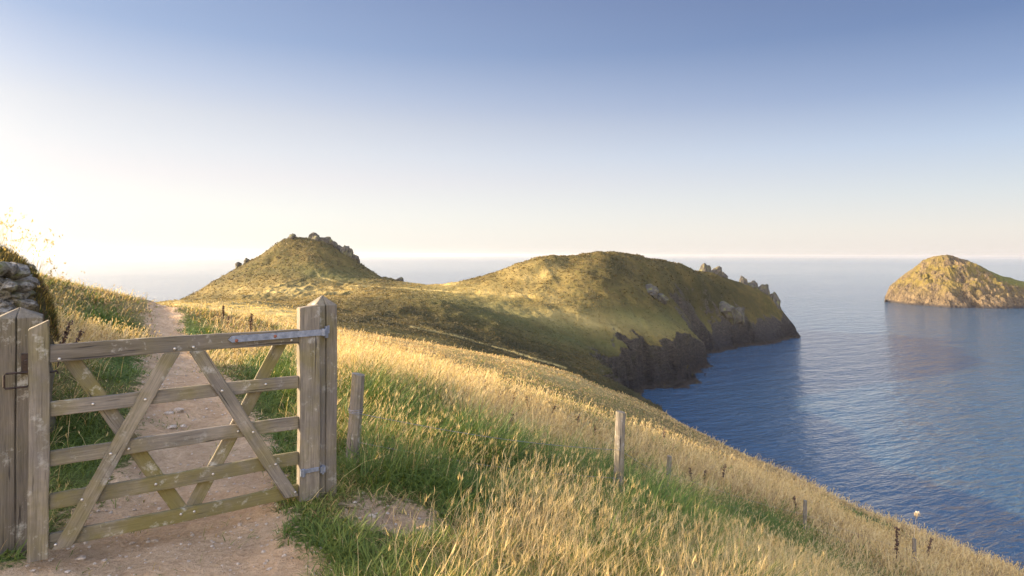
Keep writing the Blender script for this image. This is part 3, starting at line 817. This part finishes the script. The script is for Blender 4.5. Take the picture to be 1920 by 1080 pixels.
# wire lashing on the first stake
bm = bmesh.new(); a, b, r = st[0][1], st[0][2], st[0][3]
for k, f in enumerate((.66, .675, .69)):
    c = a+(b-a)*f
    tube(bm, [(c.x-a.x+math.cos(q)*(r*1.06), math.sin(q)*(r*1.06), c.z-a.z+.004*math.sin(q*2+k)) for q in np.linspace(0, 2*PI, 20)], .0022, 5)
me = bpy.data.meshes.new('wire_lashing'); bm.to_mesh(me); bm.free(); link('wire_lashing', me, M['wire'], st[0][0])
for f, lab in ((.67, 'upper strand of rusty wire strung between the fence stakes'), (.42, 'lower strand of rusty wire half hidden in the grass')):
    bm = bmesh.new(); pts = []
    for i in range(len(st)-1):
        p0 = st[i][1]+(st[i][2]-st[i][1])*(f if i else f); p1 = st[i+1][1]+(st[i+1][2]-st[i+1][1])*f
        for s in np.linspace(0, 1, 14)[:-1]:
            p = p0.lerp(p1, float(s)); p.z -= .05*math.sin(PI*s); p.y -= st[i][3]; pts.append(p)
    pts.append(p1)
    tube(bm, pts, .0022, 5)
    me = bpy.data.meshes.new('fence_wire'); bm.to_mesh(me); bm.free()
    tag(link('fence_wire', me, M['wire']), lab, 'wire')

# ------------------------------------------------------------------ blades
def blades(root, hgt, wid, az, lean, curl, cbase, ctip, jit=.0):
    """vectorised grass blades -> verts, tris/quads, colours.  root (N,3)"""
    N = len(root)
    t = np.array([0, .38, .72, 1.0])
    up = np.array([0, 0, 1.0])
    d = np.stack([np.cos(az), np.sin(az), np.zeros(N)], 1)
    s = np.stack([-np.sin(az+jit), np.cos(az+jit), np.zeros(N)], 1)
    Vv = np.empty((N, 7, 3)); Cc = np.empty((N, 7, 3))
    wf = [.8, 1.0, .62, 0]
    k = 0
    for i, ti in enumerate(t):
        ang = lean + curl*ti
        horiz = hgt*ti*np.sin(ang*.8); vert = hgt*ti*np.cos(ang*.8)
        p = root + d*horiz[:, None] + up*vert[:, None]
        c = cbase*(1-ti) + ctip*ti
        if i < 3:
            w = (wid*wf[i]*.5)[:, None]
            Vv[:, k] = p - s*w; Vv[:, k+1] = p + s*w; Cc[:, k] = c; Cc[:, k+1] = c; k += 2
        else: Vv[:, 6] = p; Cc[:, 6] = c
    b = np.arange(N)[:, None]*7
    q = np.concatenate([b+np.array([0,1,3,2]), b+np.array([2,3,5,4])], 0)
    tr = b+np.array([4,5,6])
    tip = Vv[:, 6]
    return Vv.reshape(-1, 3), q, tr, Cc.reshape(-1, 3), tip
class Heap:
    def __init__(s): s.V=[]; s.Q=[]; s.T=[]; s.C=[]; s.n=0
    def add(s, r):
        V, q, t, c, _ = r
        s.V.append(V); s.Q.append(q+s.n); s.T.append(t+s.n); s.C.append(c); s.n += len(V)
    def build(s, name, mat, parent=None):
        me = np_mesh(name, np.concatenate(s.V), [np.concatenate(s.Q), np.concatenate(s.T)], colors=np.concatenate(s.C))
        return link(name, me, mat, parent)
A3 = lambda *c: np.array(c, float)
COL = dict(straw=A3(.52,.36,.13), blonde=A3(.66,.49,.225), gold=A3(.50,.33,.08), green=A3(.052,.100,.013), lime=A3(.19,.215,.033), dark=A3(.02,.038,.008), brown=A3(.22,.12,.045), olive=A3(.14,.14,.04))
def mixc(a, b, t): return a+(b-a)*np.asarray(t)[:, None]

def scatter(n, lnr0, lnr1, th0, th1):
    r = np.exp(rng.uniform(lnr0, lnr1, n)); t = rng.uniform(th0, th1, n)
    x = r*np.sin(t); y = r*np.cos(t)
    z, pm, rk = top_surface(x, y)
    return x, y, z, pm, r

def grow():
    short, long_, dry = Heap(), Heap(), Heap()
    n = 52000
    x, y, z, pm, r = scatter(n, math.log(2.0), math.log(78), math.radians(-43), math.radians(43))
    straw, lush, turf, n1, n2 = veg_map(x, y, z)
    px, py = project(x, y, z)
    # keep clear of the bare earth
    keep = (pm < -.1) | (rng.random(n) < .022)
    keep &= ~((px < 40) & (y > 4.3) & (y < 6.5))
    # margins stay short
    edge = sstep(-3.2, -.2, pm)
    def pick(a): return a[keep]
    x, y, z, pm, r, straw, lush, turf, n1, n2, px, py, edge = map(pick, (x, y, z, pm, r, straw, lush, turf, n1, n2, px, py, edge))
    N = len(x)
    left = sstep(620, 480, px)
    tall = .30*(1-turf)+.09*turf
    tall = tall*(1-.62*edge)*(1-.45*left)
    tall = tall*(.8+.5*lush+.45*straw)
    clump = fbm(x*2.6, y*2.6, octv=2, seed=59)
    tall = tall*np.clip(1+.7*n1+.9*clump, .3, 1.9)
    tall = np.maximum(tall, .05+.0022*r)
    kk = 13
    # --- leafy blades
    idx = np.repeat(np.arange(N), kk); m = len(idx)
    sp = (.05+.016*r[idx])*rng.uniform(.1, 1, m)**.6; aa = rng.uniform(0, 2*PI, m)
    root = np.stack([x[idx]+sp*np.cos(aa), y[idx]+sp*np.sin(aa), z[idx]], 1)
    # follow the ground slope inside a tuft
    e = .15
    zx = (top_surface(x+e, y)[0]-z)/e; zy = (top_surface(x, y+e)[0]-z)/e
    root[:, 2] += zx[idx].clip(-1.2, 1.2)*sp*np.cos(aa)+zy[idx].clip(-1.2, 1.2)*sp*np.sin(aa) - .015
    hgt = tall[idx]*rng.uniform(.45, 1.25, m)*1.12
    wid = np.maximum(.0036*rng.uniform(.6, 1.5, m)*(1+.6*lush[idx]), .0009*r[idx]*rng.uniform(.7, 1.3, m))
    caz = rng.normal(.2, 1.6, N)[idx]
    az = np.where(rng.random(m) < .4, aa, caz+rng.normal(0, .5, m))
    wind = .25
    lean = rng.uniform(.03, .6, m)+.25*rng.random(N)[idx]; curl = rng.uniform(.3, 1.9, m)
    u = rng.random(m); tu = rng.random(N)[idx]
    dry_or_sunlit = (u < (.08+.75*straw[idx]+.24*(1-lush[idx])+.25*n1[idx]-.2*lush[idx]+.55*sstep(26, 44, r[idx])))  # distance term adds straw colours that paint the sunlit outer strip
    g = mixc(COL['green'][None].repeat(m, 0), COL['lime'], np.clip(.25+.55*tu+.5*n2[idx]-.2*lush[idx]+.25*rng.normal(size=m)*.5, 0, 1))
    dd = mixc(COL['straw'][None].repeat(m, 0), COL['blonde'], rng.random(m)); dd = mixc(dd, COL['gold'], np.clip(.38-.45*straw[idx]+.3*n2[idx], 0, 1)*rng.random(m))
    dd = mixc(dd, COL['brown'], (rng.random(m) < .24)*.8)
    ctip = np.where(dry_or_sunlit[:, None], dd, mixc(g, COL['gold'], .25*rng.random(m)*(1-lush[idx])))
    cbase = np.where(dry_or_sunlit[:, None], mixc(dd, COL['brown'], .75*np.ones(m))*.85, mixc(g, COL['dark'], .6*np.ones(m)))  # blade feet darkened, shade low in the tufts put into the colour
    far = r[idx] > 14
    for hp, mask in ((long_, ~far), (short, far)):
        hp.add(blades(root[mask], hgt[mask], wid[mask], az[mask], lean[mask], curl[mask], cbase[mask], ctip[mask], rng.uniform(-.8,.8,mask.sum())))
    # --- flowering stems with feathery heads
    w = np.clip(straw*1.0+.14*(1-turf)*(1-edge)+.10*lush*(1-edge), 0, 1.2)*(1-.7*turf)
    cnt = rng.poisson(w*2.4*(1-.5*left)); cnt[r < 2.6] = 0
    idx = np.repeat(np.arange(N), cnt); m = len(idx)
    sp = (.06+.02*r[idx])*rng.random(m); aa = rng.uniform(0, 2*PI, m)
    root = np.stack([x[idx]+sp*np.cos(aa), y[idx]+sp*np.sin(aa), z[idx]+zx[idx].clip(-1.2,1.2)*sp*np.cos(aa)+zy[idx].clip(-1.2,1.2)*sp*np.sin(aa)-.02], 1)
    hgt = (.36+.16*straw[idx])*rng.uniform(.65, 1.3, m)*(1-.35*left[idx])
    wid = np.maximum(.0022*rng.uniform(.8, 1.3, m), .0007*r[idx])
    az = rng.normal(.3, .7, m)+rng.normal(0, .8, N)[idx]; lean = rng.uniform(.0, .5, m); curl = rng.uniform(.0, 1.0, m)
    dd = mixc(COL['straw'][None].repeat(m, 0), COL['blonde'], rng.random(m)); dd = mixc(dd, COL['brown'], (rng.random(m) < .15)*.5)
    R = blades(root, hgt, wid, az, lean, curl, mixc(dd, COL['brown'], .5*np.ones(m)), dd, rng.uniform(-.8,.8,m)); dry.add(R)
    tip = R[4]
    for q in range(5):
        f = rng.uniform(.0, .34, m)[:, None]
        rt = tip*(1-f)+(root+(tip-root)*np.array([[.55,.55,.8]]))*f
        dry.add(blades(rt - np.array([[0,0,.006]]), hgt*.12*rng.uniform(.6,1.2,m), np.maximum(.0014, .00050*r[idx]), az+rng.normal(0, 1.2, m), rng.uniform(.05,.45,m), rng.uniform(0,.6,m), dd*.85, dd*.9, rng.uniform(-1,1,m)))
    tag(long_.build('grass', M['blade']), 'mixed green and dry grass around the gate and on the near slope', None, None, 'stuff')
    tag(short.build('turf_grass', M['blade']), 'short turf and straw on the outer part of the slope', None, None, 'stuff')
    tag(dry.build('seeding_grass', M['blade']), 'pale flowering grass stems with feathery heads', None, None, 'stuff')
    print('tufts', N, 'stems', m)
grow()
def far_turf():
    n = 75000
    x, y, z, pm, r = scatter(n, math.log(74), math.log(440), math.radians(-33), math.radians(27))
    rk = top_surface(x, y)[2]
    pz = np.hypot(x, y)
    k = (rk < .3) & (z > -H+6); x, y, z, r = x[k], y[k], z[k], r[k]; m = len(x)
    n1 = fbm(x/9, y/9, octv=4, seed=61); n2 = fbm(x/40, y/40, octv=3, seed=65)
    idx = np.repeat(np.arange(m), 3)
    mm = len(idx)
    rt = np.stack([x[idx], y[idx], z[idx]-.1], 1)+rng.normal(0, .4, (mm, 3))*[1, 1, 0]
    c = mixc(A3(.055,.048,.014)[None].repeat(mm, 0), A3(.21,.150,.046), np.clip(.42+.8*n1[idx]+.5*n2[idx]+.25*rng.normal(size=mm), 0, 1))
    c = mixc(c, A3(.055,.04,.018), (rng.random(mm) < np.clip(.16-.4*n1[idx], 0, .6))*.8)
    px, py = project(x, y, z)
    pas, heath_shade, gol = hill_map(px, py, r); hn = 1+.9*fbm(x/14, y/14, octv=4, seed=71)
    c = mixc(c, A3(.11,.115,.032), np.clip(pas*hn*.8, 0, 1)[idx]); c = mixc(c, A3(.038,.036,.010), np.clip(heath_shade*hn*.8, 0, 1)[idx]); c = mixc(c, A3(.36,.26,.08), np.clip(gol*hn*.65, 0, 1)[idx])
    gd = (sstep(200, 120, r)*sstep(620, 540, px))[idx]
    c = mixc(c, A3(.46,.33,.11), gd*.7)
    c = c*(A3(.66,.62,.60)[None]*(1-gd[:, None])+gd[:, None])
    c = c*(1+.35*np.clip(gol*hn, 0, 1)[idx][:, None])
    hp = Heap()
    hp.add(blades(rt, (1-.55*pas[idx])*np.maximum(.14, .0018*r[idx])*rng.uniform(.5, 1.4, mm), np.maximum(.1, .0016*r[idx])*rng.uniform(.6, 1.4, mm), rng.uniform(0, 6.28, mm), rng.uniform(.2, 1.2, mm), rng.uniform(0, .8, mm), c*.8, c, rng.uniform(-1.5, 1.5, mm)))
    tag(hp.build('heath_grass', M['blade']), 'coarse grass and heath covering the distant headland', None, None, 'stuff')
far_turf()

# ------------------------------------------------------------------ dead flower stalks
def stalk(px, py_base, hpx, lean=0.0, thick=1.0, label='', group=None, dmin=2.0, pale=False, d=None):
    if d is None: x, y, z = hit(px, py_base, dmin, 90)
    else:
        v = bisect_ground(px, d); x, y, z = v
    h = hpx/F*y
    root = empty('dead_stalk', (x, y, z-.03))
    sd = int(px*7+py_base)
    rg = np.random.default_rng(sd)
    hp = Heap()
    w = max(.005, .0012*y)*thick
    c0 = A3(.42,.34,.22) if pale else A3(.075,.04,.026)
    bm = bmesh.new()
    pts = [(lean*h*(s**1.3)+.01*h*math.sin(s*7+sd), 0, (h+.03)*s) for s in np.linspace(0, 1, 7)]
    tube(bm, pts, [w*.5*(1-.55*s) for s in np.linspace(0, 1, 7)], 5)
    me = bpy.data.meshes.new('stem'); bm.to_mesh(me); bm.free()
    ca = me.attributes.new('tint', 'FLOAT_COLOR', 'POINT'); ca.data.foreach_set('color', np.tile([*c0, 1], len(me.vertices)).astype(np.float32))
    link('stem', me, M['stalk'], root)
    n = 150
    s = rg.uniform(.35, 1.0, n) if not pale else rg.uniform(.93, 1.0, n)
    s = np.where(rg.random(n) < .3, np.round(s*9)/9, s)
    rt = np.stack([lean*h*s**1.3+rg.normal(0, .012*h+w*.4, n), rg.normal(0, .012*h+w*.4, n), h*s], 1)
    cc = c0[None]*rg.uniform(.6, 1.5, (n, 1))
    hp.add(blades(rt, h*rg.uniform(.03, .075, n), np.full(n, max(.008, .0016*y))*thick, rg.uniform(0, 6.28, n), rg.uniform(.1, 1.4, n), rg.uniform(0, .5, n), cc, cc*1.2))
    hp.build('seed_head', M['stalk'], root)
    tag(root, label, 'dead plant', group)
G1 = 'dark dock stalks dotted along the top of the blonde grass'
L1 = 'thin dark dock stalk standing in a loose row above the blonde grass'
for px, py, h, ln in [(811,732,34,.1),(836,732,24,0),(848,735,22,.1),(871,740,30,-.1),(909,748,36,0),(927,765,34,.25),(943,766,20,0),(964,758,26,.05),(995,775,32,-.15),(1028,786,26,.35),(1082,800,24,.1),(1116,822,26,0)]:
    stalk(px, py+14, h+14, ln, 1.0, L1, G1)
stalk(966, 830, 62, -.12, 1.3, 'drooping dark brown seed head at the centre of the slope', None)
for px, py, h, ln in [(1299,905,32,-.1),(1320,905,28,.1),(1354,905,40,.15),(1495,960,34,-.1)]:
    stalk(px, py+14, h+10, ln, 1.0, 'dark stalk on the middle slope right of the short stakes', 'dark stalks on the middle slope')
stalk(1683, 1060, 70, .0, 1.3, 'tall dark seed spike near the lower right grass edge', None)
stalk(1738, 1060, 50, .2, 1.0, 'slanting dark stalk beside the tall seed spike at lower right', None)
stalk(1713, 1040, 78, .1, .8, 'tall pale stalk rising against the sea at lower right', None, pale=True)
stalk(1245, 830, 28, .1, 1, 'single dark stalk by the slope edge above the cove', None)
stalk(107, 690, 90, .28, 1.6, 'tallest dead brown seed stalk behind the latch end of the gate', None)
stalk(128, 690, 72, .35, 1.4, 'shorter slanting dead stalk behind the latch end of the gate', None)
for px, py, h, ln, lab in [(419,600,28,0,'dark thin stalk furthest left on the verge right of the path'),(427,614,22,.1,'short dark stalk second from the path on the right verge'),(470,632,44,.05,'tallest dark stalk on the verge just left of the hinge post')]:
    stalk(px, py, h, ln, 1.2, lab, None)

# ------------------------------------------------------------------ stones on the path
spots = [(650,'s')]
big = [(152,1049,20,'pale flat stone on the earth in front of the gate latch side'),(262,1043,9,'small stone on the earth below the middle of the gate'),(292,1016,13,'greyish stone just under the bottom rail'),
       (357,1022,8,'tiny stone below the right half of the bottom rail'),(318,776,16,'rounded stone at the left side of the path behind the second rail'),(336,772,22,'largest pale stone on the path behind the second rail'),
       (322,803,18,'half buried stone in the path above the third rail'),(345,800,13,'reddish stone in the middle of the path above the third rail'),(415,892,10,'small stone on the path behind the right brace'),
       (700,968,14,'pale pebble on the bare patch right of the gate'),(250,1020,10,'dark pebble under the left half of the bottom rail'),(130,1030,7,'pebble beside the foot of the left stile')]
for i, (px, py, w, lab) in enumerate(big):
    x, y, z = hit(px, py, 2.2, 60)
    s = w/F*y*.55
    o = link('stone', rock_mesh('stone', s, s*.8, s*.5, 200+i, 2, .5), M['pebble'])
    o.location = (x, y, z+s*.12); o.rotation_euler = (0, 0, i*1.7); tag(o, lab, 'stone')
def gravel():
    base = []
    for k in range(6):
        me = rock_mesh('g', 1, 1, .6, 300+k, 1, .5); 
        v = np.empty(len(me.vertices)*3); me.vertices.foreach_get('co', v)
        f = np.array([p.vertices[:] for p in me.polygons]); base.append((v.reshape(-1, 3), f)); bpy.data.meshes.remove(me)
    x, y, z, pm, r = scatter(9000, math.log(2.4), math.log(26), math.radians(-42), math.radians(-5))
    k = (pm > -.1); x, y, z, r = x[k], y[k], z[k], r[k]
    VV, FF, n = [], [], 0
    for i in range(len(x)):
        v, f = base[i % 6]; s = (.002+.010*rng.random()**5)*(1+.08*r[i]); a = rng.uniform(0, 6.28)
        ca, sa = math.cos(a), math.sin(a)
        vv = v*s; vv = np.stack([vv[:,0]*ca-vv[:,1]*sa, vv[:,0]*sa+vv[:,1]*ca, vv[:,2]], 1)+[x[i], y[i], z[i]+s*.2]
        VV.append(vv); FF.append(f+n); n += len(v)
    me = np_mesh('gravel', np.concatenate(VV), np.concatenate(FF), smooth=False)
    tag(link('gravel', me, M['pebble']), 'small gravel scattered over the bare earth', None, None, 'stuff')
gravel()

# ------------------------------------------------------------------ stone hedge at the left edge
def hedge():
    root = empty('stone_hedge', (-4.4, 5.1, -1.5))
    tag(root, 'rough stone faced bank with shaggy brown plants on top at the left edge', 'stone wall')
    ox, oy, oz = -4.4, 5.1, -1.5
    # earth core, a long rounded bank running left
    nu, nv = 90, 60
    U, W = np.meshgrid(np.linspace(0, 1, nu), np.linspace(0, 1, nv))
    # superellipsoid dome
    cx, cy = -6.1, 5.42; ax, ay, az_ = 2.10, .50, 1.70
    th_ = U*2*PI; ph = W*PI/2
    e1, e2 = .45, .5
    sp = lambda c, e: np.sign(c)*np.abs(c)**e
    bx = cx+ax*sp(np.cos(ph), e1)*sp(np.cos(th_), e2); by = cy+ay*sp(np.cos(ph), e1)*sp(np.sin(th_), e2); bz = -1.6+az_*sp(np.sin(ph), e1)
    nn = .07*fbm(bx*1.8, by*1.8, bz*1.8, seed=90)
    bx += nn; by += nn; bz += nn
    V = np.stack([bx.ravel()-ox, by.ravel()-oy, bz.ravel()-oz], 1); I = np.arange(nu*nv).reshape(nv, nu)
    q = np.stack([I[:-1,:-1], I[:-1,1:], I[1:,1:], I[1:,:-1]], -1).reshape(-1, 4)
    link('earth_core', np_mesh('earth_core', V, q), M['earth'], root)
    # facing stones, fitted on the near face and the right end
    VV, FF, n = [], [], 0
    rg = np.random.default_rng(12)
    for row in range(15):
        zz = -1.5+row*.097
        s = 0.0
        while s < 3.1:
            w = rg.uniform(.06, .21); c = s+w/2; s += w*.93
            # path along the front face then round the end
            if c < 2.1: x, y, a = -6.0+c, 4.97, 0.0
            elif c < 2.4: q_ = (c-2.1)/.3*PI/2; x, y, a = -4.02+.07*math.sin(q_), 4.97+.15*(1-math.cos(q_)), q_
            else: x, y, a = -3.97-(c-2.4)*.75, 5.12+(c-2.4), PI/2+.6
            hh = rg.uniform(.055, .105)
            me = rock_mesh('s', w*.55, rg.uniform(.10,.16), hh*.72, int(rg.integers(1, 9999)), 2, .5)
            v = np.empty(len(me.vertices)*3); me.vertices.foreach_get('co', v); v = v.reshape(-1, 3)
            f = np.array([p.vertices[:] for p in me.polygons]); bpy.data.meshes.remove(me)
            tl = rg.uniform(-.35, .35)
            v = np.stack([v[:,0]*math.cos(tl)-v[:,2]*math.sin(tl), v[:,1], v[:,0]*math.sin(tl)+v[:,2]*math.cos(tl)], 1)
            v = np.stack([v[:,0]*math.cos(a)-v[:,1]*math.sin(a), v[:,0]*math.sin(a)+v[:,1]*math.cos(a), v[:,2]], 1)
            VV.append(v+[x-ox, y-oy+rg.uniform(-.04,.04), zz-oz+rg.uniform(-.03,.03)]); FF.append(f+n); n += len(v)
    link('facing_stones', np_mesh('facing_stones', np.concatenate(VV), np.concatenate(FF), smooth=False), M['stone'], root)
    # shaggy cover of heath, thrift and dry grass
    hp = Heap()
    m = 75000
    U = rg.uniform(0, 2*PI, m); W = rg.uniform(.12, 1, m)*PI/2
    k = (rg.random(m) < .22+.9*(W/(PI/2))**2+.5*(np.cos(U) > .75))
    U, W = U[k], W[k]; m = len(U)
    bx = cx+(ax+.02)*sp(np.cos(W), e1)*sp(np.cos(U), e2); by = cy+(ay+.02)*sp(np.cos(W), e1)*sp(np.sin(U), e2); bz = -1.6+(az_+.02)*sp(np.sin(W), e1)
    out = np.arctan2(by-cy, bx-cx)
    nn = fbm(bx*2.5, by*2.5, bz*2.5, seed=95)
    c = mixc(A3(.09,.055,.035)[None].repeat(m, 0), A3(.17,.13,.045), np.clip(.5+nn, 0, 1)); c = mixc(c, COL['gold'], (rg.random(m) < .22)*.8); c = mixc(c, COL['green'], (rg.random(m) < .2)*.8)
    hh = (.07+.13*np.clip(W/(PI/2), 0, 1)**3)*rg.uniform(.4, 1.2, m)*(1+.5*nn)
    rt = np.stack([bx-ox, by-oy, bz-oz], 1)
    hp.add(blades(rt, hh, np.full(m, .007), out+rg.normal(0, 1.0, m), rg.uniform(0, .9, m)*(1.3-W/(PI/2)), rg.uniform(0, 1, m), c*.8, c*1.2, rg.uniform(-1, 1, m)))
    k = rg.random(m) < .016
    mm = k.sum(); c2 = COL['gold'][None].repeat(mm, 0)
    R = blades(rt[k], rg.uniform(.15, .42, mm), np.full(mm, .003), out[k]+rg.normal(0, .6, mm), rg.uniform(0, .5, mm), rg.uniform(0, .7, mm), c2*.6, c2, None if False else rg.uniform(-1,1,mm))
    hp.add(R)
    for q_ in range(5):
        hp.add(blades(R[4]+rg.normal(0, .008, (mm, 3)), rg.uniform(.012,.025,mm), np.full(mm, .008), rg.uniform(0,6.28,mm), rg.uniform(0,1.4,mm), rg.uniform(0,.5,mm), c2*.8, c2))
    tag(hp.build('bank_plants', M['blade'], root), 'shaggy brown and green plants', None, None, 'stuff')
hedge()

# ------------------------------------------------------------------ sea air
bm = bmesh.new(); bmesh.ops.create_cube(bm, size=1.0, matrix=Matrix.Translation((0, 11000, -14)) @ Matrix.Diagonal((30000, 26000, 86, 1)))
me = bpy.data.meshes.new('haze'); bm.to_mesh(me); bm.free()
hm_ = bpy.data.materials.new('sea_air'); hm_.use_nodes = True; hm_.node_tree.nodes.clear()
ho = hm_.node_tree.nodes.new('ShaderNodeOutputMaterial'); hv = hm_.node_tree.nodes.new('ShaderNodeVolumePrincipled')
hv.inputs['Color'].default_value = (.97, .96, .95, 1); hv.inputs['Density'].default_value = 3.8e-5; hv.inputs['Anisotropy'].default_value = .55
hm_.node_tree.links.new(hv.outputs[0], ho.inputs['Volume'])
tag(link('haze', me, hm_), 'thin pale sea haze', None, None, 'stuff')

# ------------------------------------------------------------------ light, sky, camera
w = bpy.data.worlds.new('World'); scene.world = w; w.use_nodes = True
nt = w.node_tree; nt.nodes.clear()
out = nt.nodes.new('ShaderNodeOutputWorld'); bg = nt.nodes.new('ShaderNodeBackground')
sky = nt.nodes.new('ShaderNodeTexSky'); sky.sky_type = 'NISHITA'; sky.sun_disc = False
sky.sun_elevation = SUN_EL; sky.sun_rotation = SUN_AZ
sky.altitude = 50; sky.air_density = 1.0; sky.dust_density = 1.0; sky.ozone_density = 1.6
EXPO = 2.2
def lin(c): return tuple((v/255/12.92 if v/255 <= .04045 else ((v/255+.055)/1.055)**2.4) for v in c)
def wn(t, **k):
    n = nt.nodes.new('ShaderNode'+t)
    for a, b in k.items(): setattr(n, a, b)
    return n
def wmath(op, a, b=0.0, clamp=False):
    n = wn('Math', operation=op, use_clamp=clamp)
    for i, v in enumerate((a, b)):
        if isinstance(v, bpy.types.NodeSocket): nt.links.new(v, n.inputs[i])
        else: n.inputs[i].default_value = v
    return n.outputs[0]
tc = wn('TexCoord'); sp_ = wn('SeparateXYZ'); nt.links.new(tc.outputs['Generated'], sp_.inputs[0])
elev = wmath('MAXIMUM', sp_.outputs[2], 0.0)
def wramp(stops):
    r = wn('ValToRGB'); cr = r.color_ramp; cr.interpolation = 'B_SPLINE' if False else 'LINEAR'
    while len(cr.elements) < len(stops): cr.elements.new(.5)
    for e, (p, c) in zip(cr.elements, stops): e.position = p; e.color = (*lin(c), 1)
    nt.links.new(elev, r.inputs[0]); return r.outputs[0]
r_away = wramp([(0,(238,228,222)),(.035,(235,229,223)),(.085,(217,221,225)),(.15,(188,202,224)),(.22,(146,165,202)),(.30,(110,132,176)),(.38,(98,116,160)),(.5,(88,106,152)),(1,(70,88,134))])
r_near = wramp([(0,(255,252,243)),(.06,(255,252,245)),(.11,(249,241,239)),(.15,(239,236,236)),(.195,(226,226,230)),(.24,(202,210,228)),(.30,(166,184,217)),(.5,(112,132,182)),(1,(74,92,140))])
hyp = wmath('SQRT', wmath('ADD', wmath('POWER', sp_.outputs[0], 2.0), wmath('POWER', sp_.outputs[1], 2.0)))
fx = wmath('ADD', .5, wmath('MULTIPLY', wmath('DIVIDE', sp_.outputs[0], hyp), -.8), True)
m1 = wn('Mix', data_type='RGBA'); nt.links.new(fx, m1.inputs[0]); nt.links.new(r_away, m1.inputs[6]); nt.links.new(r_near, m1.inputs[7])
# the glow round the low sun
dt = wn('VectorMath', operation='DOT_PRODUCT'); nt.links.new(tc.outputs['Generated'], dt.inputs[0])
dt.inputs[1].default_value = (math.sin(SUN_AZ)*math.cos(SUN_EL), math.cos(SUN_AZ)*math.cos(SUN_EL), math.sin(SUN_EL))
gl = wmath('POWER', wmath('MAXIMUM', dt.outputs['Value'], 0.0), 16.0)
gc = wn('Mix', data_type='RGBA', blend_type='ADD'); gc.inputs[0].default_value = 1.0
sc_ = wn('VectorMath', operation='SCALE'); sc_.inputs[0].default_value = (1.0, .80, .52); nt.links.new(wmath('MULTIPLY', wmath('MULTIPLY', gl, 22.0), wmath('SUBTRACT', 1.0, wmath('MULTIPLY', elev, 1.6), True)), sc_.inputs['Scale'])
nt.links.new(m1.outputs[2], gc.inputs[6]); nt.links.new(sc_.outputs[0], gc.inputs[7])
grad = wn('VectorMath', operation='SCALE'); nt.links.new(gc.outputs[2], grad.inputs[0]); 
bk = wn('MapRange'); nt.links.new(sp_.outputs[1], bk.inputs[0]); bk.inputs[1].default_value = .25; bk.inputs[2].default_value = -.7
bk.inputs[3].default_value = 2**-EXPO*.93; bk.inputs[4].default_value = 2**-EXPO*8.0  # unseen sky behind the camera brightened as added fill light
ze = wn('MapRange'); nt.links.new(sp_.outputs[2], ze.inputs[0]); ze.inputs[1].default_value = .40; ze.inputs[2].default_value = .9
ze.inputs[3].default_value = 1.0; ze.inputs[4].default_value = 5.0  # zenith above the view boosted as fill too
nt.links.new(wmath('MULTIPLY', bk.outputs[0], ze.outputs[0]), grad.inputs['Scale'])
wm = wn('Mix', data_type='RGBA', blend_type='MULTIPLY'); wf = wn('MapRange'); nt.links.new(sp_.outputs[1], wf.inputs[0])
wf.inputs[1].default_value = .2; wf.inputs[2].default_value = -.6; wz = wn('MapRange'); nt.links.new(sp_.outputs[2], wz.inputs[0]); wz.inputs[1].default_value = .40; wz.inputs[2].default_value = .8
nt.links.new(wmath('MAXIMUM', wf.outputs[0], wz.outputs[0]), wm.inputs[0])
nt.links.new(grad.outputs[0], wm.inputs[6]); wm.inputs[7].default_value = (1.14, .90, .60, 1)
nsk = wn('VectorMath', operation='SCALE'); nt.links.new(sky.outputs[0], nsk.inputs[0]); nsk.inputs['Scale'].default_value = .005
tot = wn('VectorMath', operation='ADD'); nt.links.new(wm.outputs[2], tot.inputs[0]); nt.links.new(nsk.outputs[0], tot.inputs[1])
nt.links.new(tot.outputs[0], bg.inputs[0]); bg.inputs[1].default_value = 1.0
nt.links.new(bg.outputs[0], out.inputs[0])
sv = Vector((math.sin(SUN_AZ)*math.cos(SUN_EL), math.cos(SUN_AZ)*math.cos(SUN_EL), math.sin(SUN_EL)))
sl = bpy.data.lights.new('sun', 'SUN'); sl.energy = 4.6; sl.angle = math.radians(.6); sl.color = (1.0, .80, .55)
so = bpy.data.objects.new('sun', sl); col.objects.link(so); so.rotation_euler = sv.to_track_quat('Z', 'Y').to_euler()

cam = bpy.data.cameras.new('camera'); co = bpy.data.objects.new('camera', cam); col.objects.link(co)
cam.sensor_width = 36; cam.lens = 36*F/1920; cam.shift_y = -(540-478)/1920
cam.clip_start = .05; cam.clip_end = 300000
co.matrix_world = Matrix.Rotation(PI/2, 4, 'X') @ Matrix.Rotation(ROLL, 4, 'Z')
scene.camera = co
scene.render.resolution_x = 1024; scene.render.resolution_y = 576
scene.view_settings.view_transform = 'Standard'; scene.view_settings.look = 'None'
scene.view_settings.exposure = EXPO; scene.view_settings.gamma = 1.0
